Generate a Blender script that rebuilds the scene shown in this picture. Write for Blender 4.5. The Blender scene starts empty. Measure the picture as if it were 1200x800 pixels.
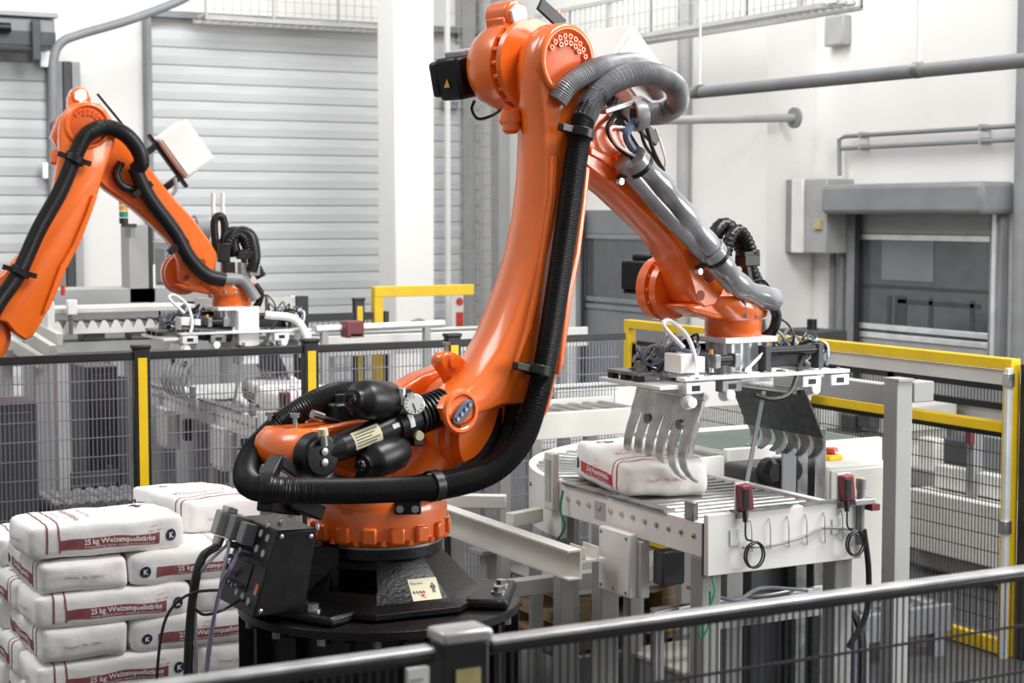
import bpy, bmesh, math, random
from mathutils import Vector, Matrix, noise
SC = bpy.context.scene
COL = SC.collection
pi = math.pi
R = math.radians
random.seed(7)

# ------------------------------------------------------------------ camera
F = 2000.0                       # focal length in pixels of a 1200 px wide frame
CAM = Vector((0, 0, 2.6))
YAW = R(28.4)                    # camera looks right of the hall's long (Y) axis
PITCH = math.atan(150 / F)
FWD = Vector((math.sin(YAW), math.cos(YAW), 0))
RGT = Vector((math.cos(YAW), -math.sin(YAW), 0))
cd = bpy.data.cameras.new('camera'); cam = bpy.data.objects.new('camera', cd); COL.objects.link(cam)
cam.location = CAM; cam.rotation_euler = (pi / 2 - PITCH, 0, -YAW)
cd.sensor_width = 36; cd.lens = 36 * F / 1200; cd.clip_end = 200
cd.dof.use_dof = True; cd.dof.focus_distance = 6.5; cd.dof.aperture_fstop = 5.0
SC.camera = cam
# ------------------------------------------------------------------ light
w = bpy.data.worlds.new('hall_daylight'); SC.world = w; w.use_nodes = True
w.node_tree.nodes['Background'].inputs[0].default_value = (1.0, 1.0, 1.0, 1)
w.node_tree.nodes['Background'].inputs[1].default_value = 0.40
def area(name, loc, target, sx, sy, power, color=(1, 1, 1)):
    l = bpy.data.lights.new(name, 'AREA'); l.shape = 'RECTANGLE'; l.size = sx; l.size_y = sy; l.energy = power; l.color = color
    o = bpy.data.objects.new(name, l); COL.objects.link(o); o.location = loc
    o.rotation_euler = (Vector(target) - Vector(loc)).to_track_quat('-Z', 'Y').to_euler()
    return o
area('ceiling_lamp', (6.5, 3.5, 8.5), (4.2, 6.5, 1.2), 5, 2.5, 850)
area('ceiling_lamp', (6.0, 14.5, 9.0), (8.0, 19.0, 2.0), 8, 3, 760)
area('arm_sheen_light', (10.2, .8, 3.6), (3.4, 5.6, 2.5), 4.5, 3.2, 480)  # added lamp out of view, placed to lay a sheen on the orange arm
area('ceiling_lamp', (-2.0, 9.0, 9.0), (1.0, 11.0, 1.0), 5, 3, 380)
SC.view_settings.view_transform = 'Standard'; SC.view_settings.look = 'None'
SC.view_settings.exposure = 0.0; SC.view_settings.gamma = 1.0
SC.view_settings.use_curve_mapping = False

# ------------------------------------------------------------------ measuring helpers
def ray(px, py):
    vx = (px - 600) / F; vy = (400 - py) / F
    c, s = math.cos(PITCH), math.sin(PITCH)
    return RGT * vx + FWD * (c + vy * s) + Vector((0, 0, 1)) * (-s + vy * c)
def P(px, py, d):
    r = ray(px, py); return CAM + r * (d / r.dot(FWD))
def PX(px, py, x):
    r = ray(px, py); return CAM + r * ((x - CAM.x) / r.x)
def PY(px, py, y):
    r = ray(px, py); return CAM + r * ((y - CAM.y) / r.y)
def PZ(px, py, z):
    r = ray(px, py); return CAM + r * ((z - CAM.z) / r.z)
def PN(px, py, o, n):
    r = ray(px, py); return CAM + r * ((Vector(o) - CAM).dot(n) / r.dot(n))

# ------------------------------------------------------------------ materials
MATS = {}
def mat(name, col, rough=0.5, metal=0.0, var=0.06, vs=6.0, bump=0.0, bs=60.0, coat=0.0, spec=0.5, trans=0.0, alpha=1.0, emit=0.0, coords='Object', stretch=None, col2=None):
    if name in MATS: return MATS[name]
    m = bpy.data.materials.new(name); m.use_nodes = True
    nt = m.node_tree; b = nt.nodes['Principled BSDF']
    L = nt.links.new
    tc = nt.nodes.new('ShaderNodeTexCoord')
    src = tc.outputs[coords]
    if stretch:
        mp = nt.nodes.new('ShaderNodeMapping'); mp.inputs['Scale'].default_value = stretch
        L(src, mp.inputs[0]); src = mp.outputs[0]
    nz = nt.nodes.new('ShaderNodeTexNoise'); nz.inputs['Scale'].default_value = vs; nz.inputs['Detail'].default_value = 5
    L(src, nz.inputs['Vector'])
    cr = nt.nodes.new('ShaderNodeValToRGB')
    c = Vector(col)
    a = [max(0, x * (1 - var * 1.6)) for x in col]; bb = [min(1, x * (1 + var)) for x in col]
    if col2: a = col2; bb = col
    cr.color_ramp.elements[0].position = .3; cr.color_ramp.elements[1].position = .7
    cr.color_ramp.elements[0].color = (*a, 1); cr.color_ramp.elements[1].color = (*bb, 1)
    L(nz.outputs[0], cr.inputs[0]); L(cr.outputs[0], b.inputs['Base Color'])
    rr = nt.nodes.new('ShaderNodeMapRange')
    rr.inputs[3].default_value = max(0.02, rough - .06); rr.inputs[4].default_value = min(1, rough + .08)
    L(nz.outputs[0], rr.inputs[0]); L(rr.outputs[0], b.inputs['Roughness'])
    b.inputs['Metallic'].default_value = metal
    b.inputs['Specular IOR Level'].default_value = spec
    b.inputs['Coat Weight'].default_value = coat; b.inputs['Coat Roughness'].default_value = .15
    if trans: b.inputs['Transmission Weight'].default_value = trans
    if alpha < 1: b.inputs['Alpha'].default_value = alpha
    if emit: b.inputs['Emission Color'].default_value = (*col, 1); b.inputs['Emission Strength'].default_value = emit
    if bump:
        n2 = nt.nodes.new('ShaderNodeTexNoise'); n2.inputs['Scale'].default_value = bs; n2.inputs['Detail'].default_value = 3
        L(src, n2.inputs['Vector'])
        bp = nt.nodes.new('ShaderNodeBump'); bp.inputs['Strength'].default_value = bump; bp.inputs['Distance'].default_value = .01
        L(n2.outputs[0], bp.inputs['Height']); L(bp.outputs[0], b.inputs['Normal'])
    MATS[name] = m; return m
M = dict(
    orange=mat('orange_lacquer', (.92, .160, .008), .34, coat=.9, var=.05, vs=5, bump=.04, bs=90),
    black=mat('black_castings', (.005, .005, .006), .36, var=.3, bump=.2, bs=70, spec=.4),
    blackp=mat('black_plastic', (.008, .008, .009), .36, spec=.4, var=.3, vs=20),
    hose=mat('black_hose', (.007, .007, .008), .38, spec=.4, var=.2),
    sheen_hose=mat('sheen_grey_hose', (.28, .28, .29), .34, var=.25, vs=9),  # grey carries the overexposed sheen of the black hose loop
    sleeve=mat('clear_grey_sleeve', (.26, .27, .29), .2, var=.3, vs=5, coat=1.0, stretch=(1, 1, 1)),
    steel=mat('bright_steel', (.62, .62, .62), .28, 1.0, var=.15, vs=12),
    dsteel=mat('worn_steel', (.30, .31, .31), .38, .85, var=.3, vs=14),
    forksteel=mat('polished_fork_steel', (.50, .51, .51), .3, .85, var=.2, vs=14),
    darksteel=mat('dark_steel_plate', (.085, .095, .10), .42, .6, var=.3, vs=40),
    alu=mat('anodised_aluminium', (.84, .85, .86), .34, .4, var=.08),
    white=mat('white_lacquer', (.80, .79, .76), .38, var=.05, vs=3),
    cream=mat('cream_lacquer', (.66, .65, .60), .42, var=.08, vs=3),
    lgrey=mat('light_grey_lacquer', (.40, .40, .395), .45, var=.08, vs=3),
    pale=mat('pale_grey_metal', (.50, .50, .49), .5, var=.05),
    leg=mat('leg_grey', (.30, .30, .295), .5, var=.1, vs=3),  # grey darkened to carry the shade low down under the conveyors
    mgrey=mat('mid_grey_lacquer', (.25, .255, .265), .45, var=.1, vs=3),
    dgrey=mat('dark_grey_lacquer', (.06, .062, .066), .45, var=.15),
    yellow=mat('yellow_lacquer', (.86, .56, .005), .42, var=.06),
    dyellow=mat('dull_yellow_reflector', (.52, .44, .20), .5, var=.12, vs=40),
    red=mat('red_plastic', (.32, .018, .025), .4, var=.1),
    sensor=mat('dark_red_sensor', (.20, .03, .04), .4, var=.1),
    cap=mat('white_cap', (.86, .86, .85), .35, var=.03),
    wire=mat('fence_wire', (.05, .05, .055), .45, .4, var=.1),
    gwire=mat('grey_fence_wire', (.22, .22, .26), .45, .4, var=.1),
    rail=mat('rail_black', (.012, .012, .014), .38, var=.2),
    railtop=mat('pale_rail_top', (.55, .55, .55), .35, .5, var=.25, vs=9),
    wall=mat('wall_render', (.84, .83, .80), .75, var=.025, vs=.7, bump=.05, bs=30),
    column=mat('column_paint', (.86, .85, .82), .7, var=.02, vs=.8),
    slat=mat('door_slat', (.62, .63, .635), .5, var=.05, vs=1.2, stretch=(1, 1, 6)),
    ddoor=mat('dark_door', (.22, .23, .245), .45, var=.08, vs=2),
    glass=mat('dim_door_glass', (.10, .105, .11), .12, var=.1, coat=.5),
    floor=mat('hall_floor', (.07, .07, .073), .42, var=.18, vs=1.1, bump=.05, bs=40),
    bag=mat('paper_bag', (.88, .87, .85), .68, var=.035, vs=7, bump=.35, bs=22),
    maroon=mat('dulled_red_print', (.30, .085, .095), .6, var=.12, vs=30),  # same red print, the pile's duller lighting put into its colour
    redprint=mat('red_print', (.52, .025, .02), .55, var=.08, vs=30),
    fadeprint=mat('faded_print', (.42, .30, .29), .65, var=.1, vs=30),
    orprint=mat('orange_print', (.75, .25, .12), .6, var=.1, vs=30),
    navy=mat('navy_print', (.02, .035, .09), .55, var=.1, vs=30),
    greyprint=mat('grey_print', (.42, .42, .43), .6, var=.1, vs=30),
    paper=mat('sticker_paper', (.66, .60, .40), .5, var=.05),
    ink=mat('sticker_ink', (.02, .02, .02), .5),
    wood=mat('pallet_wood', (.30, .20, .12), .75, var=.25, vs=4, stretch=(1, 8, 8), bump=.2, bs=30),
    belt=mat('green_belt', (.075, .10, .09), .55, var=.15),
    roller=mat('galvanised_roller', (.40, .40, .385), .32, .85, var=.15, vs=9),
    cable=mat('grey_cable', (.30, .30, .32), .45, var=.1),
    bcable=mat('blue_cable', (.10, .16, .24), .4, var=.1),
    pcable=mat('violet_cable', (.20, .16, .28), .4, var=.1),
    green=mat('green_lens', (.03, .25, .15), .3),
    amber=mat('amber_lens', (.75, .35, .05), .3),
    redlens=mat('red_lens', (.60, .06, .04), .3),
    dial=mat('gauge_dial', (.85, .85, .82), .4, var=.02),
)

# ------------------------------------------------------------------ mesh builder
class MB:
    def __init__(s): s.v = []; s.f = []
    def add(s, vs, fs):
        o = len(s.v); s.v += [Vector(x) for x in vs]; s.f += [[i + o for i in f] for f in fs]; return s
    def box(s, c, d, rot=None):
        x, y, z = (k / 2 for k in d); c = Vector(c)
        vs = [Vector(q) for q in ((-x,-y,-z),(x,-y,-z),(x,y,-z),(-x,y,-z),(-x,-y,z),(x,-y,z),(x,y,z),(-x,y,z))]
        if rot is not None: vs = [rot @ q for q in vs]
        return s.add([c + q for q in vs], [(3,2,1,0),(4,5,6,7),(0,1,5,4),(1,2,6,5),(2,3,7,6),(3,0,4,7)])
    def bb(s, x0, x1, y0, y1, z0, z1):
        return s.box(((x0+x1)/2, (y0+y1)/2, (z0+z1)/2), (abs(x1-x0), abs(y1-y0), abs(z1-z0)))
    def bar(s, a, b, wd, ht, up=(0, 0, 1)):          # square bar between two points
        a = Vector(a); b = Vector(b); t = (b - a).normalized(); up = Vector(up)
        if abs(t.dot(up)) > .99: up = Vector((1, 0, 0))
        sd = t.cross(up).normalized(); u2 = sd.cross(t)
        rot = Matrix((t, sd, u2)).transposed()
        return s.box((a + b) / 2, ((b - a).length, wd, ht), rot)
    def ring_loft(s, rings, cap=True, closed=True):
        n = len(rings[0]); vs = [p for r in rings for p in r]; fs = []
        for i in range(len(rings) - 1):
            for j in range(n if closed else n - 1):
                k = (j + 1) % n
                fs.append((i*n+j, i*n+k, (i+1)*n+k, (i+1)*n+j))
        if cap and closed:
            fs.append(tuple(range(n - 1, -1, -1))); fs.append(tuple((len(rings)-1)*n + j for j in range(n)))
        return s.add(vs, fs)
    def lathe(s, o, ax, prof, seg=24, cap=True):     # prof: (distance along axis, radius)
        o = Vector(o); ax = Vector(ax).normalized()
        e = ax.orthogonal().normalized(); g = ax.cross(e)
        rings = [[o + ax*h + (e*math.cos(2*pi*j/seg) + g*math.sin(2*pi*j/seg))*max(r, 1e-4) for j in range(seg)] for h, r in prof]
        return s.ring_loft(rings, cap)
    def cyl(s, a, b, r, seg=16, r2=None):
        a = Vector(a); b = Vector(b)
        return s.lathe(a, b - a, [(0, r), ((b - a).length, r if r2 is None else r2)], seg)
    def prism(s, pts, n0, n1):                       # polygon swept from pts+n0 to pts+n1
        n0 = Vector(n0); n1 = Vector(n1)
        return s.ring_loft([[Vector(p) + n0 for p in pts], [Vector(p) + n1 for p in pts]])
    def tube(s, pts, r, seg=10, corr=0.0, pitch=0.012, smooth=True, sub=8):
        path = spline(pts, sub) if smooth else [Vector(p) for p in pts]
        if corr:
            path = resample(path, pitch / 2)
        rings = []; t0 = None; e = None
        for i, p in enumerate(path):
            t = (path[min(i+1, len(path)-1)] - path[max(i-1, 0)]).normalized()
            if e is None: e = t.orthogonal().normalized()
            else:
                e = (e - t * e.dot(t)).normalized()
            g = t.cross(e)
            rad = (r(i / max(1, len(path)-1)) if callable(r) else r) + (corr if (i & 1) else -corr)*(.5 if corr else 0)
            rings.append([p + (e*math.cos(2*pi*j/seg) + g*math.sin(2*pi*j/seg))*rad for j in range(seg)])
        return s.ring_loft(rings)
    def build(s, name, m, parent=None, smooth=40, bevel=0, bseg=2, **tags):
        me = bpy.data.meshes.new(name); me.from_pydata([tuple(v) for v in s.v], [], s.f); me.update()
        bm = bmesh.new(); bm.from_mesh(me); bmesh.ops.recalc_face_normals(bm, faces=bm.faces); bm.to_mesh(me); bm.free()
        if smooth:
            me.polygons.foreach_set('use_smooth', [True] * len(me.polygons)); me.set_sharp_from_angle(angle=R(smooth))
        me.materials.append(m if not isinstance(m, str) else M[m])
        o = bpy.data.objects.new(name, me); COL.objects.link(o)
        if parent is not None: o.parent = parent
        if bevel:
            b = o.modifiers.new('bevel', 'BEVEL'); b.width = bevel; b.segments = bseg; b.limit_method = 'ANGLE'; b.angle_limit = R(35)
        for k, v in tags.items(): o[k] = v
        return o
def spline(pts, sub=8):
    pts = [Vector(p) for p in pts]
    if len(pts) < 3: return pts
    q = [pts[0]*2 - pts[1]] + pts + [pts[-1]*2 - pts[-2]]; out = []
    for i in range(1, len(q) - 2):
        a, b, c, d = q[i-1:i+3]
        for k in range(sub):
            t = k / sub
            out.append(.5*((2*b) + (c-a)*t + (2*a-5*b+4*c-d)*t*t + (3*b-a-3*c+d)*t*t*t))
    out.append(pts[-1]); return out
def resample(path, step):
    out = [path[0].copy()]; acc = 0
    for a, b in zip(path, path[1:]):
        l = (b - a).length
        while l > 1e-9 and acc + l >= step:
            t = (step - acc) / l; a = a.lerp(b, t); out.append(a.copy()); l = (b - a).length; acc = 0
        acc += l
    return out
def tag(o, label, cat, group=None):
    o['label'] = label; o['category'] = cat
    if group: o['group'] = group
    return o
def thing(name, loc, label, cat, rotz=0, group=None):
    o = bpy.data.objects.new(name, None); COL.objects.link(o); o.empty_display_size = .1
    o.location = loc; o.rotation_euler = (0, 0, rotz)
    return tag(o, label, cat, group)
def struct(o): o['kind'] = 'structure'; return o
def copy_tree(o, parent=None):
    c = o.copy(); COL.objects.link(c); c.parent = parent
    for ch in list(o.children): copy_tree(ch, c)
    return c
def hexbolt(s, p, ax, r, h):
    return s.lathe(p, ax, [(0, r), (h, r)], 6)
FONT = None
def text_mesh(txt, size, bold=0.0):
    cu = bpy.data.curves.new('t', 'FONT'); cu.body = txt; cu.size = size; cu.resolution_u = 2; cu.offset = bold
    o = bpy.data.objects.new('t', cu); COL.objects.link(o)
    dg = bpy.context.evaluated_depsgraph_get(); me = bpy.data.meshes.new_from_object(o.evaluated_get(dg))
    vs = [v.co.copy() for v in me.vertices]; fs = [tuple(p.vertices) for p in me.polygons]
    bpy.data.objects.remove(o); bpy.data.meshes.remove(me); bpy.data.curves.remove(cu)
    return vs, fs
def write(s, txt, size, o, ex, ey, bold=0.0, width=None, center=False):
    """flat lettering at o, running along ex, upright along ey"""
    vs, fs = text_mesh(txt, size, bold); o = Vector(o); ex = Vector(ex); ey = Vector(ey)
    mx = max(v.x for v in vs); k = (width / mx) if width else 1
    off = -mx * k / 2 if center else 0
    return s.add([o + ex * (v.x * k + off) + ey * v.y for v in vs], fs)
# ------------------------------------------------------------------ the hall
XW, YB, HW = 11.76, 21.7, 9.0
JOG = .65                                            # right wall steps inwards beyond the roller door
YJ = PX(955, 200, XW).y
def slab(name, m, x0, x1, y0, y1, z0, z1, parent=None, bevel=0):
    return MB().bb(x0, x1, y0, y1, z0, z1).build(name, m, parent, bevel=bevel)
struct(slab('floor', 'floor', -16, 16, -4, 26, -.2, 0))
struct(slab('wall_back', 'wall', -16, XW + .3, YB, YB + .3, 0, HW))
struct(slab('wall_right', 'wall', XW, XW + .3, -4, YB, 0, HW))
struct(slab('wall_recess', 'wall', XW - JOG, XW - .001, YJ, YB - .001, 0, HW - .01))

# sectional doors in the back wall, every section a piece of its own
def section_door(name, px0, px1, ztop, pitch, y):
    a = PY(px0, 250, y).x; b = PY(px1, 250, y).x
    fr = struct(MB().bb(a - .06, a, y - .10, YB - .002, 0, ztop + .1).bb(b, b + .06, y - .10, YB - .002, 0, ztop + .1).bb(a, b, y - .10, YB - .002, ztop + .02, ztop + .1).build(name, 'mgrey'))
    me = None; n = int(ztop / pitch)
    for i in range(n):
        z = i * pitch
        if me is None:
            prof = [(0, .016), (.014, 0), (pitch*.5, -.012), (pitch - .016, 0), (pitch - .004, .016)]
            mb = MB(); 
            ring = lambda x: [(x, y - .05 + k, h) for h, k in prof] + [(x, y + .03, pitch - .004), (x, y + .03, 0)]
            mb.ring_loft([[Vector(q) for q in ring(a)], [Vector(q) for q in ring(b)]])
            o = mb.build('panel', 'slat', fr, smooth=0); me = o.data
        else:
            o = bpy.data.objects.new('panel', me); COL.objects.link(o); o.parent = fr
        o.location = (0, 0, z)
    return fr
section_door('door_1', -140, 56, PY(60, 58, YB - .15).z, .235, YB - .12)
section_door('door_2', 178, 560, PY(300, 28, YB - .15).z, .225, YB - .12)

# dark roll housing, guide track and pipes of the far left door
t = thing('door_track', (PY(76, 380, YB - .25).x, YB - .25, 0), 'dark grey vertical steel door track beside the white wall pier', 'door track')
zt = PY(76, 72, YB - .25).z
MB().bb(-.16, .02, -.05, .12, 0, zt).build('channel', 'mgrey', t, bevel=.01)
MB().bb(.03, .13, -.05, .12, 0, zt).build('guide_rail', 'dgrey', t, bevel=.008)
MB().bb(.145, .25, -.02, .12, 0, zt).build('cover_strip', 'lgrey', t, bevel=.008)
for k, pz in enumerate((70, 200, 290)):
    z = PY(54, pz, YB - .25).z
    MB().bb(-.26, -.12, -.09, -.04, z - .10, z + .10).build('bracket', 'alu', t, bevel=.01)
t = thing('roll_housing', (PY(20, 40, YB - .5).x, YB - .5, PY(20, 58, YB - .5).z), 'grey roll housing above the far left sectional door', 'door housing')
MB().bb(-2.2, .40, -.25, .36, .0, .36).build('case', 'mgrey', t, bevel=.03)
MB().bb(-2.2, .40, -.27, -.251, .03, .20).build('front_flap', 'dgrey', t, bevel=.006)
MB().bb(-2.2, .43, -.30, .3, .37, .43).build('lid', 'lgrey', t, bevel=.01)
MB().bb(.10, .20, -.36, -.28, -.15, .33).build('motor_bracket', 'dgrey', t, bevel=.01)
MB().cyl((-.34, -.33, .22), (-.15, -.33, .22), .06).build('motor', 'black', t)
q = [PY(62, 360, YB - 1.0), PY(62, 120, YB - 1.0), PY(63, 70, YB - 1.0), PY(72, 50, YB - 1.0), PY(95, 40, YB - 1.02), PY(150, 24, YB - 1.1), PY(208, 2, YB - 1.2), PY(230, -12, YB - 1.2)]
o = MB().tube([q[0], q[1], q[2], q[3], q[4], q[5], q[6], q[7]], .055, 12).build('bent_pipe', 'mgrey')
tag(o, 'grey pipe bending from vertical to sloping at the top left', 'pipe')

# cable trays
def tray(name, y0, x0, x1, z, depth, h, label, axis='x', rung=.9):
    t = thing(name, ((x0, y0, z) if axis == 'x' else (y0, x0, z)), label, 'cable tray', 0 if axis == 'x' else pi / 2)
    L = x1 - x0
    for k, (yy, zz) in enumerate(((0, 0), (0, h), (depth, 0))):
        MB().bb(0, L, yy - .02, yy + .02, zz, zz + .045).build('rail', 'pale', t)
    mb = MB()
    n = int(L / rung)
    for i in range(n + 1):
        MB().bb(i*rung, i*rung + .03, -.015, .015, .03, h).build('upright', 'pale', t)
    for i in range(int(L / .12)):
        mb.bb(i*.12, i*.12 + .008, 0, depth, .02, .028)
        mb.bb(i*.12, i*.12 + .006, -.006, .006, .04, h)
    for zz in (.33, .66): mb.bb(0, L, -.006, .006, h*zz, h*zz + .008)
    mb.build('wire_grid', 'pale', t, smooth=0, kind='stuff')
    for k in range(3):
        MB().tube([(0, .08 + .1*k, .06), (L*.3, .1 + .1*k, .05), (L*.6, .07 + .1*k, .06), (L, .09 + .1*k, .05)], .02, 6).build('cable', 'pale', t)
    return t
zc = PY(300, 26, YB - .75).z
tray('cable_tray', YB - .75, PY(240, 10, YB - .75).x, PY(468, 10, YB - .75).x, zc, .5, .42, 'pale grey wire cable tray along the back wall top')
xt = XW - JOG - .55
ya, yb_ = PX(1010, 4, xt).y, PX(628, 50, xt).y
zc2 = PX(860, 36, xt).z
tray('cable_tray', xt, ya, yb_, zc2, .45, .55, 'pale grey wire cable tray rising along the right wall top', axis='y')

# column and bright wall
t = thing('wall_column', (PY(487, 380, 18.5).x, 18.5, 0), 'tall cream concrete column behind the big robot arm', 'column')
wd = PY(510, 250, 18.5).x - PY(464, 250, 18.5).x
MB().bb(-wd/2, wd/2, 0, .5, 0, HW).build('shaft', 'column', t, bevel=.02)
MB().bb(-wd/2 - .03, wd/2 + .03, -.03, .53, 0, .25).build('plinth', 'lgrey', t, bevel=.01)
t = thing('service_duct', (PY(552, 300, YB - .22).x, YB - .22, 0), 'vertical grey service duct on the white wall left of the tall arm', 'duct')
MB().bb(-.14, .06, -.05, .2, 0, 8.0).build('duct_body', 'lgrey', t, bevel=.01)
q = PX(583, 300, XW - JOG - .12) - t.location
MB().bb(q.x - .04, q.x + .118, q.y - .12, q.y + .12, 0, 8.0).build('duct_body', 'lgrey', t, bevel=.01)
for k in range(4):
    z = 4.05 + .2*(k % 2); x = -.30 if k < 2 else -.44
    MB().bb(x - .06, x + .06, -.09, -.06, z, z + .1).bb(x - .005, x + .005, -.06, .2, z, z+.1).build('clip', 'mgrey', t)
# tall wire mesh partition in front of the white wall
t = thing('mesh_partition', (PY(525, 380, YB - .6).x, YB - .6, 0), 'tall pale wire mesh partition in front of the white wall', 'partition')
mb = MB(); Lp = PY(606, 380, YB - .6).x - PY(525, 380, YB - .6).x
for i in range(7): mb.bb(i*Lp/6 - .004, i*Lp/6 + .004, -.004, .004, 0, 6.5)
for i in range(36): mb.bb(0, Lp, -.004, .004, .1 + i*.18, .108 + i*.18)
mb.build('wire_mesh', 'lgrey', t, smooth=0, kind='stuff')
for x in (0, Lp): MB().bb(x - .03, x + .03, -.03, .03, 0, 6.5).build('post', 'wall', t)
t = thing('fire_hydrant_sign', PY(535, 390, YB - 1.2), 'narrow white and red sign board leaning beside the column', 'sign')
z0 = t.location.z; t.location.z = 0
MB().bb(-.08, .10, -.02, .02, 0, z0 + .62).build('board', 'white', t, bevel=.01)
MB().bb(-.02, .09, -.024, -.021, z0 - .1, z0 + .28).build('red_panel', 'redlens', t)
MB().lathe((.035, -.021, z0 + .42), (0, -1, 0), [(0, .055), (.003, .055)], 20).build('red_disc', 'redlens', t)

# ------------------------------------------------------------------ right wall: roller door with window
def roller_door(n, pxl, pxr, ytop, ybox, xw, ybot_glass, ytop_glass, dark=False, box=True):
    yl, yr = PX(pxl, 300, xw).y, PX(pxr, 300, xw).y            # yl far, yr near
    zt = PX((pxl + pxr)/2, ytop, xw).z
    fr = struct(MB().bb(xw - .10, xw - .002, yr - .16, yr, 0, zt).bb(xw - .10, xw - .002, yl, yl + .16, 0, zt).build('door_%d' % n, 'mgrey', bevel=.01))
    MB().bb(xw - .12, xw - .101, yl - .07, yl - .0, 0, zt).build('rubber_seal', 'rail', fr)
    MB().bb(xw - .115, xw - .101, yr - .10, yr - .05, 0, zt).build('steel_guide', 'alu', fr)
    if box: MB().bb(xw - .45, xw - .002, yr - .25, yl + .16, zt, zt + (PX(1000, ybox, xw).z - PX(1000, ytop, xw).z)).build('roll_box', 'mgrey', fr, bevel=.05)
    zg0, zg1 = PX((pxl+pxr)/2, ybot_glass, xw).z, PX((pxl+pxr)/2, ytop_glass, xw).z
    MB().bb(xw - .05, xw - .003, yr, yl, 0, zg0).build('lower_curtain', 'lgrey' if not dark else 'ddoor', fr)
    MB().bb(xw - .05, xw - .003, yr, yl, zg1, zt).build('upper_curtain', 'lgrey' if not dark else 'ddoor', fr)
    for z in (zg0, zg0 + .09, zg1 - .04):
        MB().bb(xw - .065, xw - .05, yr, yl, z - .03, z + .03).build('curtain_bar', 'alu' if not dark else 'mgrey', fr, bevel=.006)
    MB().bb(xw - .045, xw - .003, yr, yl, zg0, zg1).build('window_pane', 'glass', fr)
    return fr, yl, yr, zt, zg0, zg1
fr, yl, yr, zt, zg0, zg1 = roller_door(3, 1012, 1168, 251, 217, XW, 398, 274)
# next room's rails and hanging panel seen through the pane, as slabs on it
mbx = XW - .048
MB().bb(mbx - .004, mbx, yr + (yl-yr)*.42, yr + (yl-yr)*.82, zg0 + .55*(zg1-zg0), zg1 - .03).build('seen_through_panel', 'ddoor', fr)
MB().bb(mbx - .004, mbx, yr + .03, yl - .05, zg0 + .47*(zg1-zg0), zg0 + .50*(zg1-zg0)).build('seen_through_rail', 'dgrey', fr)
MB().bb(mbx - .004, mbx, yr + .15, yl - .6, zg0 + .33*(zg1-zg0), zg0 + .37*(zg1-zg0)).build('seen_through_rail', 'dgrey', fr)
for k in (.12, .42, .62, .74): MB().bb(mbx - .004, mbx - .0005, yr + (yl-yr)*k, yr + (yl-yr)*(k + (.09 if k == .62 else .03)), zg0, zg0 + .4*(zg1-zg0)).build('seen_through_upright', 'dgrey', fr)
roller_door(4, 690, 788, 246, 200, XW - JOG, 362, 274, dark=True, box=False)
t = thing('door_cabinet', (XW - .25, PX(978, 250, XW).y, PX(978, 296, XW).z), 'grey and white switch cabinet beside the roller door', 'cabinet')
h = PX(978, 210, XW).z - PX(978, 296, XW).z
MB().bb(-.12, .248, -.32, .12, 0, h).build('case', 'lgrey', t, bevel=.015)
MB().bb(-.16, -.121, .03, .22, 0, h).build('door', 'white', t, bevel=.01)
MB().bb(-.14, .2, .221, .34, 0, h).build('side_panel', 'mgrey', t, bevel=.01)
MB().bb(-.15, -.121, -.26, -.14, h*.33, h*.45).build('warning_plate', 'dyellow', t)
for k, px in enumerate((976, 987)):
    a = PX(px, 296, XW - .06); b = Vector((a.x, a.y, .0))
    o = MB().cyl(b, a, .035, 10).build('conduit', 'mgrey')
    tag(o, ('dark vertical conduit below the switch cabinet, left of the pair', 'dark vertical conduit below the switch cabinet, beside the roller door')[k], 'conduit')
for k, (ya_, yb2) in enumerate(((160, 147), (174, 163))):
    a = PX(987, ya_, XW - .1); b = PX(1197, yb2, XW - .1); c = PX(984, 206, XW - .1)
    t = thing('wall_pipe', a, ('thin grey wall pipe above the roller door, upper of the pair', 'thin grey wall pipe above the roller door, lower of the pair')[k], 'pipe')
    pts = ([c - a, Vector((0, .05, -.03)), Vector((0, -.05, 0)), b - a] if k == 0 else [Vector((0, 0, 0)), b - a])
    MB().tube(pts, .024, 10, smooth=False).build('tube', 'mgrey', t)
    for f in (.12, .8):
        p = (b - a) * f; MB().bb(-.03, .098, p.y - .01, p.y + .01, p.z - .035, p.z + .035).build('clip', 'lgrey', t)
a = PX(1194, 300, XW - .1)
tag(MB().cyl((a.x, a.y, 0), (a.x, a.y, HW), .06, 12).build('downpipe', 'mgrey'), 'dark vertical downpipe at the right edge near the roller door', 'pipe')
t = thing('junction_box', PX(981, 36, XW - .06), 'small grey junction box high on the right wall', 'junction box')
MB().bb(-.05, .058, -.16, .16, -.16, .16).build('case', 'lgrey', t, bevel=.02); MB().cyl((0, 0, .16), (0, 0, 1.2), .02, 8).build('conduit', 'lgrey', t)
a = PX(800, 230, XW - JOG - .1)
for k, dx in enumerate((0,)):
    tag(MB().cyl((a.x, a.y, 0), (a.x, a.y, 7.0), .07, 10).build('rainwater_pipe', 'lgrey'), 'tall grey vertical pipe on the recessed wall behind the forearm', 'pipe')
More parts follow.
